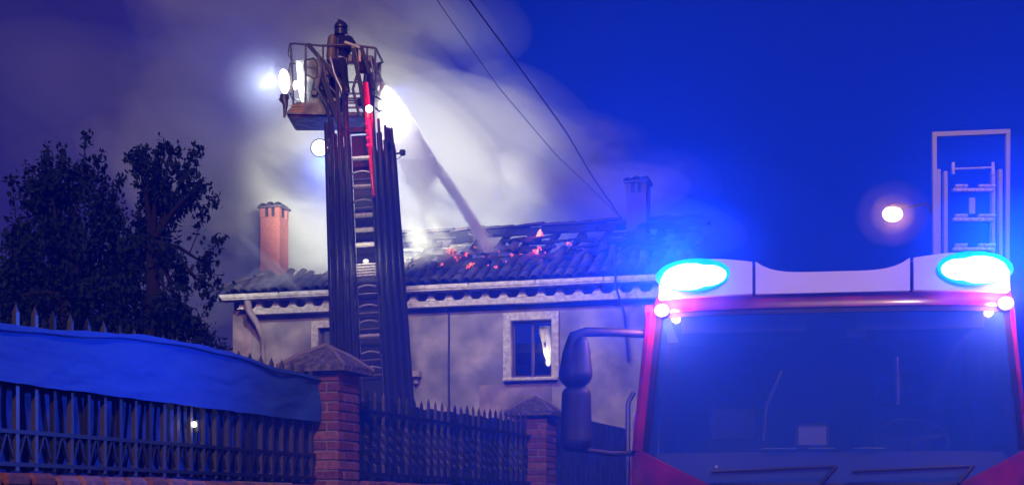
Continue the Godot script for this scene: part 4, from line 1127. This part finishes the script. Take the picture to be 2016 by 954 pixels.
# ------------------------------------------------------------------ firefighter in the basket
func firefighter() -> void:
	var foot := at(664, 232, 27.3)
	var turn := PI - 0.55
	var o := thing("firefighter", "firefighter in dark turnout gear and helmet standing high in the rescue basket", "person", foot, turn)
	var b := MB.new()
	var hip := Vector3(0, 0.93, 0)
	var chest := Vector3(0, 1.28, 0.06)
	var neck := Vector3(0, 1.5, 0.1)
	var sl := Vector3(0.2, 1.43, 0.08); var sr := Vector3(-0.2, 1.43, 0.08)
	var el := Vector3(0.32, 1.17, 0.2); var er := Vector3(-0.33, 1.2, 0.24)
	var wl := Vector3(0.25, 1.1, 0.44); var wr := Vector3(-0.27, 1.18, 0.5)
	flesh(b, [[hip, chest, 0.17, 0.19], [chest, Vector3(0, 1.42, 0.09), 0.19, 0.14], [Vector3(-0.1, 1.36, 0.07), Vector3(0.1, 1.36, 0.07), 0.15, 0.15], [neck, neck + Vector3(0, 0.07, 0.01), 0.065, 0.06],
		[sl, el, 0.085, 0.065], [el, wl, 0.062, 0.048], [sr, er, 0.085, 0.065], [er, wr, 0.062, 0.048],
		[Vector3(0.09, 0.9, 0), Vector3(0.11, 0.5, 0.05), 0.115, 0.085], [Vector3(0.11, 0.5, 0.05), Vector3(0.12, 0.12, -0.02), 0.08, 0.07],
		[Vector3(-0.09, 0.9, 0), Vector3(-0.13, 0.5, 0.06), 0.115, 0.085], [Vector3(-0.13, 0.5, 0.06), Vector3(-0.14, 0.12, -0.01), 0.08, 0.07],
		[Vector3(0.12, 0.06, -0.03), Vector3(0.13, 0.05, 0.13), 0.06, 0.05], [Vector3(-0.14, 0.06, -0.02), Vector3(-0.15, 0.05, 0.14), 0.06, 0.05]], 0.026, 0.02)
	part("body", b, M.turnout, o)
	# head with a face, turned a little to the jet
	b = MB.new()
	var hc := Vector3(0, 1.66, 0.12)
	flesh(b, [[hc, hc + Vector3(0, 0.03, -0.02), 0.085, 0.092], [hc + Vector3(0, -0.07, 0.03), hc + Vector3(0, -0.04, 0.02), 0.05, 0.07], [hc + Vector3(0, 0.01, 0.085), hc + Vector3(0, -0.025, 0.105), 0.01, 0.014], [hc + Vector3(-0.02, -0.06, 0.083), hc + Vector3(0.02, -0.06, 0.083), 0.009, 0.009], [hc + Vector3(0.09, 0, 0), hc + Vector3(0.09, -0.03, 0), 0.014, 0.01], [hc + Vector3(-0.09, 0, 0), hc + Vector3(-0.09, -0.03, 0), 0.014, 0.01], [hc + Vector3(-0.035, 0.03, 0.08), hc + Vector3(0.035, 0.03, 0.08), 0.012, 0.012]], 0.009, 0.008)
	var head := part("head", b, M.skin, o)
	b = MB.new()
	for s in [-1, 1]: b.ball(hc + Vector3(s * 0.033, 0.008, 0.083), Vector3(0.012, 0.009, 0.008), 8, 6)
	part("eye", b, M.reflective, head)
	b = MB.new(); b.ball(hc + Vector3(0, 0.04, -0.01), Vector3(0.125, 0.125, 0.145), 18, 9, Basis(), 0.0, PI * 0.52); b.tube([hc + Vector3(0, 0.035, -0.01), hc + Vector3(0, 0.025, -0.01)], [0.135, 0.155], 20)
	b.patch(4, 8, func(u, t): return hc + Vector3(sin(lerpf(-1.9, 1.9, u)) * (0.11 + 0.02 * t), 0.03 - 0.13 * t, -cos(lerpf(-1.9, 1.9, u)) * (0.13 + 0.02 * t) - 0.01), 0.004)
	b.bar(hc + Vector3(0, 0.165, 0.08), hc + Vector3(0, 0.165, -0.1), 0.03, 0.02)
	part("helmet", b, M.helmet, head)
	# hands: palm, four fingers and a thumb closed on the rail
	for s in [[wl, el, 1.0], [wr, er, -1.0]]:
		b = MB.new()
		var fw: Vector3 = (s[0] - s[1]).normalized()
		var sd: Vector3 = fw.cross(Vector3.UP).normalized()
		var dn := fw.cross(sd).normalized()
		if dn.y > 0: dn = -dn
		var p: Vector3 = s[0]
		var bones := [[p, p + fw * 0.085, 0.038, 0.034]]
		for k in 4:
			var o2 := sd * (-0.033 + k * 0.022)
			var len: float = [0.036, 0.042, 0.04, 0.031][k]
			var a := p + fw * 0.09 + o2
			var m := a + fw * len * 0.7 + dn * len * 0.35
			bones.append([a, m, 0.0105, 0.01]); bones.append([m, m + dn * len * 0.8 - fw * len * 0.2, 0.0098, 0.009])
		var th: Vector3 = p + fw * 0.03 + sd * 0.036 * s[2]
		bones.append([th, th + fw * 0.03 + sd * 0.018 * s[2] + dn * 0.015, 0.013, 0.012]); bones.append([th + fw * 0.03 + sd * 0.018 * s[2] + dn * 0.015, th + fw * 0.05 + dn * 0.04, 0.0115, 0.0105])
		flesh(b, bones, 0.006, 0.004)
		part("glove", b, M.turnout, o)
	# breathing set, straps, reflective bands
	b = MB.new(); b.tube([Vector3(0, 1.02, -0.19), Vector3(0, 1.06, -0.2), Vector3(0, 1.44, -0.15), Vector3(0, 1.5, -0.14)], [0.05, 0.085, 0.085, 0.04], 14); var cy := part("air_cylinder", b, M.cylinder_shell, o)
	b = MB.new(); b.cbox(Vector3(0, 1.22, -0.13), Vector3(0.26, 0.46, 0.05), 0.02); part("back_plate", b, M.helmet, cy)
	b = MB.new()
	b.tube([Vector3(-0.205, 0.99, 0.02), Vector3(-0.205, 1.03, 0.02)], 0.01, 4)
	for s in [[hip.lerp(chest, 0.35), 0.196, (chest - hip).normalized()], [el.lerp(wl, 0.45), 0.068, (wl - el).normalized()], [er.lerp(wr, 0.45), 0.068, (wr - er).normalized()], [sl.lerp(el, 0.5), 0.085, (el - sl).normalized()], [sr.lerp(er, 0.5), 0.085, (er - sr).normalized()], [Vector3(0.115, 0.34, 0.02), 0.088, Vector3.UP], [Vector3(-0.135, 0.34, 0.03), 0.088, Vector3.UP]]:
		b.tube([s[0] - s[2] * 0.025, s[0] + s[2] * 0.025], s[1], 18, false)
	part("reflective_band", b, M.reflective, o)

# ------------------------------------------------------------------ the water jet
func spray() -> void:
	var curve := Curve3D.new()
	for s in [[752, 168, 27.2], [790, 210, 28.0], [825, 270, 29.0], [858, 325, 30.0], [900, 388, 31.0], [940, 452, 32.0], [972, 512, 32.6]]: curve.add_point(at(s[0], s[1], s[2]))
	var L := curve.get_baked_length()
	var mb := MB.new(); mb.box(Vector3(), Vector3(1, 1, 1))
	var mm := MultiMesh.new(); mm.transform_format = MultiMesh.TRANSFORM_3D; mm.mesh = mb.mesh()
	var n := 90000
	mm.instance_count = n
	var r := RandomNumberGenerator.new(); r.seed = 77
	for i in n:
		var t: float = pow(r.randf(), 1.7)
		var p := curve.sample_baked(t * L, true)
		var d := (curve.sample_baked(minf(t * L + 0.05, L), true) - curve.sample_baked(maxf(t * L - 0.05, 0), true)).normalized()
		var sp := 0.03 + 0.085 * t
		var off := Vector3(r.randfn(), r.randfn(), r.randfn()) * sp * 0.6
		if r.randf() < 0.62 and t < 0.5:   # drops falling out of the stream
			var fall := absf(r.randfn()) * (0.1 + 2.6 * t * (1.0 - t * 1.9))
			off += Vector3(-0.25 * fall, -fall, 0)
			d = (d + Vector3(0, -1.2, 0)).normalized()
		var sc := r.randf_range(0.003, 0.0075)
		mm.set_instance_transform(i, Transform3D(Basis.from_euler(Vector3(r.randf(), r.randf(), r.randf()) * TAU) * Basis.from_scale(Vector3(sc, sc * r.randf_range(1.0, 2.2), sc)), p + off))
	var o := MultiMeshInstance3D.new(); o.name = "water_jet"; o.multimesh = mm; o.material_override = M.water
	add_child(o)
	tag(o, "white jet of water arcing from the basket down to the burning roof", "water jet", "", "stuff")
	var v := thing("water_mist", "fine white mist around the jet of water", "mist", at(752, 168, 27.2))
	tag(v, "", "", "", "stuff")
	for k in 26:
		var t := k / 25.0
		var p := curve.sample_baked(t * L, true)
		var d := (curve.sample_baked(minf(t * L + 0.1, L), true) - curve.sample_baked(maxf(t * L - 0.1, 0), true)).normalized()
		for e in 2:
			if e == 1 and t > 0.5: continue
			var fv := FogVolume.new(); fv.name = "mist_puff"; fv.shape = RenderingServer.FOG_VOLUME_SHAPE_ELLIPSOID
			var w := 0.14 + 0.22 * t
			fv.size = Vector3(w, 0.7, w) if e == 0 else Vector3(0.5, 0.7 + 1.6 * t, 0.5)
			var x := d.cross(Vector3(0, 0, 1)).normalized()
			fv.transform = Transform3D(Basis(x, d, x.cross(d)) if e == 0 else Basis(), p - v.position + (Vector3() if e == 0 else Vector3(-0.12, -0.15 - 0.8 * t, 0)))
			var m := FogMaterial.new(); m.albedo = Color(0.98, 0.98, 0.98); m.density = (0.5 if e == 0 else 0.6) * (1.0 - 0.7 * t); fv.material = m
			v.add_child(fv, true)

# ------------------------------------------------------------------ trees and plants
func leaf_mesh() -> ArrayMesh:
	var b := MB.new()
	b.flat(Vector3(-0.5, 0, 0), Vector3(0, 0.06, 1), Vector3(0, 0, -1), Vector3(0, -1, 0)); b.flat(Vector3(0.5, 0, 0), Vector3(0, 0.06, 1), Vector3(0, 0, -1), Vector3(0, -1, 0))
	return b.mesh()

func tree(called: String, label: String, clumps: Array, shoots: Array, foot_px: float, d: float, sd: int, cat := "tree") -> void:
	var r := RandomNumberGenerator.new(); r.seed = sd
	var base := at(foot_px, 1000, d); base.y = 0
	var o := thing(called, label, cat, base, 0.0)
	var px := d / F
	var where := []
	var b := MB.new()
	var fork := Vector3(0, at(0, clumps[0][1] + 60, d).y, 0)
	b.tube([Vector3(0, 0, 0), Vector3(0.02, fork.y * 0.5, 0.01), fork], [0.09, 0.075, 0.06], 10)
	for c in clumps:
		var ctr: Vector3 = at(c[0], c[1], d + r.randf_range(-0.25, 0.25)) - base
		var rad := Vector3(c[2] * px, c[3] * px, (c[2] + c[3]) * 0.4 * px)
		b.tube([fork, fork.lerp(ctr, 0.5) + Vector3(0, 0.05, 0), ctr], [0.035, 0.022, 0.008], 6)
		var n := int(rad.x * rad.y * PI * 4800.0)
		var knots := []
		for k in 26:
			knots.append(ctr + Vector3(r.randfn(), r.randfn(), r.randfn()).normalized() * pow(r.randf(), 0.4) * rad)
		for i in n:
			var p: Vector3
			if i % 3 == 0: p = ctr + Vector3(r.randfn(), r.randfn(), r.randfn()).normalized() * pow(r.randf(), 0.45) * rad * 0.9
			else: p = knots[r.randi() % 26] + Vector3(r.randfn(), r.randfn() * 1.3, r.randfn()) * 0.042
			where.append([p, r.randf_range(0.55, 1.45)])
	for s in shoots:
		var tip: Vector3 = at(s[0], s[1], d + r.randf_range(-0.2, 0.2)) - base
		var low: Vector3 = at(s[2], s[3], d) - base
		b.tube([low, low.lerp(tip, 0.5) + Vector3(r.randf_range(-0.015, 0.015), 0, 0), tip], [0.007, 0.005, 0.003], 5)
		for i in 26:
			var t: float = 1.0 - pow(r.randf(), 1.6) * 0.85
			where.append([low.lerp(tip, t) + Vector3(r.randfn(), r.randfn(), r.randfn()) * 0.026, r.randf_range(0.9, 1.4)])
		for i in 22: where.append([tip + Vector3(r.randfn(), r.randfn() * 1.2, r.randfn()) * 0.034, r.randf_range(0.8, 1.2)])
	part("trunk", b, M.bark, o)
	for half in 2:
		var mm := MultiMesh.new(); mm.transform_format = MultiMesh.TRANSFORM_3D; mm.mesh = leaf_mesh()
		var mine := where.filter(func(e): return (int(absf(e[0].x * 977.0)) % 4 == 0) == (half == 1))
		mm.instance_count = mine.size()
		for i in mine.size():
			var bs := Basis.from_euler(Vector3(r.randf_range(-1.9, 0.6), r.randf() * TAU, r.randf_range(-0.8, 0.8)))
			var sc: float = mine[i][1] * 0.03
			mm.set_instance_transform(i, Transform3D(bs * Basis.from_scale(Vector3(sc * 1.1, sc, sc)), mine[i][0]))
		var mi := MultiMeshInstance3D.new(); mi.name = "crown"; mi.multimesh = mm; mi.material_override = M.leaf if half == 0 else M.leaf_pale
		o.add_child(mi, true); tag(mi, "", "", "", "stuff")

func trees() -> void:
	tree("garden_tree", "broad dark leafy tree at the left edge behind the netted fence", [[120, 520, 70, 130], [50, 560, 60, 120], [35, 480, 28, 50], [190, 560, 75, 120], [110, 400, 50, 62], [155, 362, 36, 46], [70, 392, 28, 45], [205, 430, 42, 62], [170, 650, 90, 50], [50, 650, 70, 50], [232, 520, 30, 70], [95, 350, 20, 35], [10, 590, 40, 70]],
		[[21, 356, 30, 430], [52, 333, 62, 380], [92, 299, 98, 360], [118, 293, 116, 350], [170, 270, 160, 345], [194, 309, 178, 350], [202, 346, 195, 390], [238, 354, 222, 410], [128, 320, 128, 360], [84, 318, 84, 370]], 130, 14.2, 3)
	tree("garden_tree", "looser dark tree with open shoots, between the broad tree and the house", [[300, 415, 38, 62], [308, 352, 30, 44], [285, 485, 52, 58], [262, 570, 55, 85], [342, 405, 30, 30], [372, 392, 20, 26], [330, 612, 50, 40], [352, 540, 24, 42], [404, 520, 17, 26], [362, 640, 44, 34], [300, 655, 70, 40], [384, 372, 14, 20], [325, 500, 26, 34], [275, 330, 14, 28], [398, 560, 12, 22], [362, 350, 16, 28]],
		[[254, 306, 264, 350], [286, 296, 288, 330], [320, 282, 312, 330], [333, 293, 325, 345], [390, 293, 372, 365], [375, 306, 366, 350], [362, 330, 350, 380], [404, 367, 385, 400], [422, 393, 392, 430], [398, 422, 372, 500], [432, 472, 402, 510], [427, 555, 396, 590], [345, 300, 336, 345], [418, 590, 385, 640], [310, 300, 306, 330], [272, 308, 274, 340]], 300, 13.8, 4)
	tree("low_shrub", "low straggly shrub at the foot of the house, right of the trees", [[395, 668, 22, 20], [425, 690, 26, 18], [375, 690, 30, 20]], [[400, 648, 398, 670], [415, 662, 412, 680], [385, 655, 388, 675]], 400, 18.0, 6, "shrub")

# ------------------------------------------------------------------ street lamp and overhead wires
func lamps_and_wires() -> void:
	var lp := at(1758, 421, 36.0)
	var o := thing("street_lamp", "lit orange street lamp shining above the fire engine", "street lamp", Vector3(lp.x + 1.5, 0, lp.z - 0.3))
	var q := lp - o.position
	var b := MB.new(); b.tube([Vector3(0, 0, 0), Vector3(0, 7.0, 0), Vector3(-0.1, 8.3, 0), Vector3(-0.6, q.y + 0.3, 0.1), q + Vector3(0.25, 0.14, 0)], [0.08, 0.06, 0.05, 0.04, 0.035], 8); part("lamp_post", b, M.iron, o)
	b = MB.new(); b.ball(q + Vector3(0.08, 0.2, 0), Vector3(0.3, 0.06, 0.16), 14, 8); part("lamp_hood", b, M.iron, o)
	b = MB.new(); b.ball(q, Vector3(0.25, 0.19, 0.15), 14, 10); part("lamp_bulb", b, M.lamp_sodium, o)
	omni(o, q + Vector3(-0.02, -0.12, 0.2), Color(1.0, 0.62, 0.3), 3.0, 0.15)
	for s in [[[1222, 428, 32.0], [1165, 345, 29.0], [1112, 255, 26.5], [1010, 115, 23.0], [880, -60, 20.0], [760, -260, 18.0], 0.012, "thicker dark overhead wire running from the roof up to the left"], [[1214, 420, 32.2], [1160, 366, 30.0], [1095, 305, 27.5], [980, 170, 24.0], [860, 0, 21.0], [700, -240, 18.5], 0.006, "thinner overhead wire below the thicker wire, left of the right chimney"]]:
		var c := Curve3D.new()
		for k in 6: c.add_point(at(s[k][0], s[k][1], s[k][2]))
		var pts := []
		for k in 25: pts.append(c.sample_baked(c.get_baked_length() * k / 24.0, true))
		b = MB.new(); b.tube(pts, s[6], 6)
		tag(part("overhead_wire", b, M.wire), s[7], "wire", "wires to the house")

# ------------------------------------------------------------------ ladder and frame standing behind the cab
func roof_ladder() -> void:
	var D := 13.0
	var base := at(1913, 1000, D); base.y = 0
	var o := thing("aluminium_ladder", "short aluminium ladder in a thin tube frame rising behind the cab", "ladder", base)
	var q := func(px, py, dz = 0.0): return at(px, py, D) - base + Vector3(0, 0, dz)
	var b := MB.new()
	for s in [[1840, 1843], [1985, 1982]]: b.bar(Vector3((q.call(s[1], 600) as Vector3).x, 2.9, 0), q.call(s[0], 262), 0.036)
	b.bar(q.call(1836, 265), q.call(1989, 259), 0.04)
	part("tube_frame", b, M.alu, o)
	for s in [-1.0, 1.0]:
		for k in 2:
			b = MB.new()
			var x: float = 1914.0 + s * (62 - k * 14)
			b.bar(Vector3((q.call(x, 600) as Vector3).x, 0.0, -0.08), q.call(x - s * 1, 330 + k * 4, -0.08), 0.03, 0.06); part("ladder_rail", b, M.alu, o)
	b = MB.new(); b.tube([q.call(1874, 335, 0.05), q.call(1952, 332, 0.05)], 0.009, 6)
	for x in [1874, 1952]: b.bar(q.call(x, 345, 0.05), q.call(x, 322, 0.05), 0.024)
	part("top_rung", b, M.ladder_rung, o)
	for y in [372, 430, 488]:
		b = MB.new(); b.cbox(q.call(1916, y + 3, 0.02), Vector3(0.37, 0.03, 0.05), 0.006)
		for x in [1892, 1942]: b.cbox(q.call(x, y - 5, 0.02), Vector3(0.11 if x < 1900 else 0.15, 0.024, 0.05), 0.006)
		part("rung", b, M.ladder_rung, o)
	b = MB.new(); b.box(q.call(1916, 404, -0.02), Vector3(0.05, 0.14, 0.03)); part("latch", b, M.alu, o)

# ------------------------------------------------------------------ smoke
func smoke() -> void:
	var o := thing("smoke", "grey smoke pouring from the roof and drifting up to the left, lit by floodlights", "smoke", Vector3(-3, 6, -36))
	tag(o, "", "", "", "stuff")
	var mist := thing("mist", "thin mist added to give the beacons and lamps their halos", "mist", Vector3(2.0, 3.0, -9.0))
	tag(mist, "", "", "", "stuff")  # puffs added to give the lamps halos and veil the windscreen
	for s in [[Vector3(0, -0.6, 0.6), Vector3(7.5, 5.0, 3.6), 0.036], [Vector3(-0.95, 0.1, 0.1), Vector3(2.0, 1.3, 1.4), 0.035], [Vector3(0.95, 0.1, 0.2), Vector3(2.2, 1.4, 1.4), 0.035], [Vector3(-0.95, 0.1, 0.12), Vector3(1.1, 0.7, 0.9), 0.1], [Vector3(0.95, 0.12, 0.22), Vector3(1.2, 0.75, 0.9), 0.1], [at(1758, 421, 36.0) - mist.position, Vector3(1.8, 1.6, 1.6), 0.05], [at(1758, 421, 36.0) - mist.position, Vector3(1.1, 1.0, 1.0), 0.15], [at(552, 165, 27.4) - mist.position, Vector3(2.4, 2.4, 1.6), 0.02]]:
		var fv := FogVolume.new(); fv.name = "mist_puff"; fv.shape = RenderingServer.FOG_VOLUME_SHAPE_ELLIPSOID
		fv.size = s[1]; fv.position = s[0]
		var m := FogMaterial.new(); m.albedo = Color(0.42, 0.62, 0.97) if s[0].z > -5.0 else Color(0.95, 0.95, 0.95); m.density = s[2]; fv.material = m  # blue albedo puts the beacon veil into the colour of the near puffs
		mist.add_child(fv, true)
	var r := RandomNumberGenerator.new(); r.seed = 12
	# centre in the photograph, depth, half width and height in metres, extinction per metre, copies
	for s in [
		[860, 340, 37, 2.6, 2.0, 0.16, 4], [980, 370, 37, 2.6, 1.6, 0.13, 4], [1100, 350, 38, 2.2, 1.5, 0.09, 3], [1180, 330, 38, 1.6, 1.2, 0.09, 3], [1090, 385, 37.5, 1.8, 0.8, 0.14, 3], [1160, 395, 37.5, 1.3, 0.6, 0.12, 2], [1165, 285, 38, 0.8, 0.7, 0.16, 3], [1010, 285, 38, 1.0, 0.9, 0.14, 3], [1100, 300, 38, 0.8, 0.6, 0.12, 2], [850, 190, 38, 0.9, 0.9, 0.08, 3], [790, 110, 38, 1.0, 1.1, 0.07, 3], [1260, 360, 38, 1.2, 0.9, 0.06, 2], [820, 440, 36, 2.0, 1.0, 0.2, 2],
		[600, 470, 37, 2.4, 1.3, 0.16, 4], [560, 360, 37, 2.6, 1.8, 0.12, 4], [690, 290, 38, 3.4, 2.4, 0.1, 4], [470, 430, 38, 2.6, 2.2, 0.11, 4], [400, 320, 39, 2.8, 2.2, 0.08, 4], [430, 560, 38, 2.2, 1.8, 0.08, 3],
		[730, 190, 39, 2.2, 2.0, 0.08, 3], [600, 160, 40, 3.6, 2.6, 0.07, 4], [870, 270, 39, 1.8, 1.4, 0.09, 3], [690, 60, 41, 2.8, 2.2, 0.06, 3], [420, 180, 42, 4.0, 3.0, 0.06, 4], [250, 280, 42, 4.0, 3.0, 0.035, 2], [520, 20, 43, 4.2, 2.4, 0.045, 3], [510, 556, 32.6, 0.55, 0.2, 0.2, 2], [570, 550, 32.4, 0.8, 0.22, 0.25, 3], [965, 500, 32.4, 0.45, 0.25, 0.6, 2], [850, 500, 32.4, 0.9, 0.35, 0.35, 3]]:
		for k in s[6]:
			for shell in 4:
				var fv := FogVolume.new(); fv.name = "smoke_puff"; fv.shape = RenderingServer.FOG_VOLUME_SHAPE_ELLIPSOID
				var big: float = [r.randf_range(0.7, 1.2), r.randf_range(0.35, 0.65), r.randf_range(0.2, 0.4), r.randf_range(0.16, 0.3)][shell]
				fv.size = 2.0 * Vector3(s[3] * big * r.randf_range(0.9, 1.7), s[4] * big * r.randf_range(0.45, 0.95), s[3] * big * 0.7)
				fv.position = at(s[0], s[1], s[2]) + Vector3(r.randfn() * s[3] * 0.42, r.randfn() * s[4] * 0.4, r.randfn() * 0.8) - o.position
				fv.rotation = Vector3(r.randf_range(-0.3, 0.3), r.randf_range(-0.5, 0.5), r.randf_range(-1.1, -0.1) if r.randf() < 0.7 else r.randf_range(-0.2, 0.8))
				var m := FogMaterial.new()
				var unlit := r.randf() < 0.36 and shell > 0
				m.albedo = Color(0.45, 0.43, 0.47) if unlit else Color(0.95, 0.95, 0.95); m.density = s[5] * r.randf_range(0.5, 1.1) * [0.5, 1.1, 2.2, 2.6][shell]  # lower albedo stands for smoke that no light reaches
				fv.material = m
				o.add_child(fv, true)
				if shell < 3:
					var core := fv.duplicate(); core.name = "smoke_puff"; core.size = fv.size * 0.72
					o.add_child(core, true)
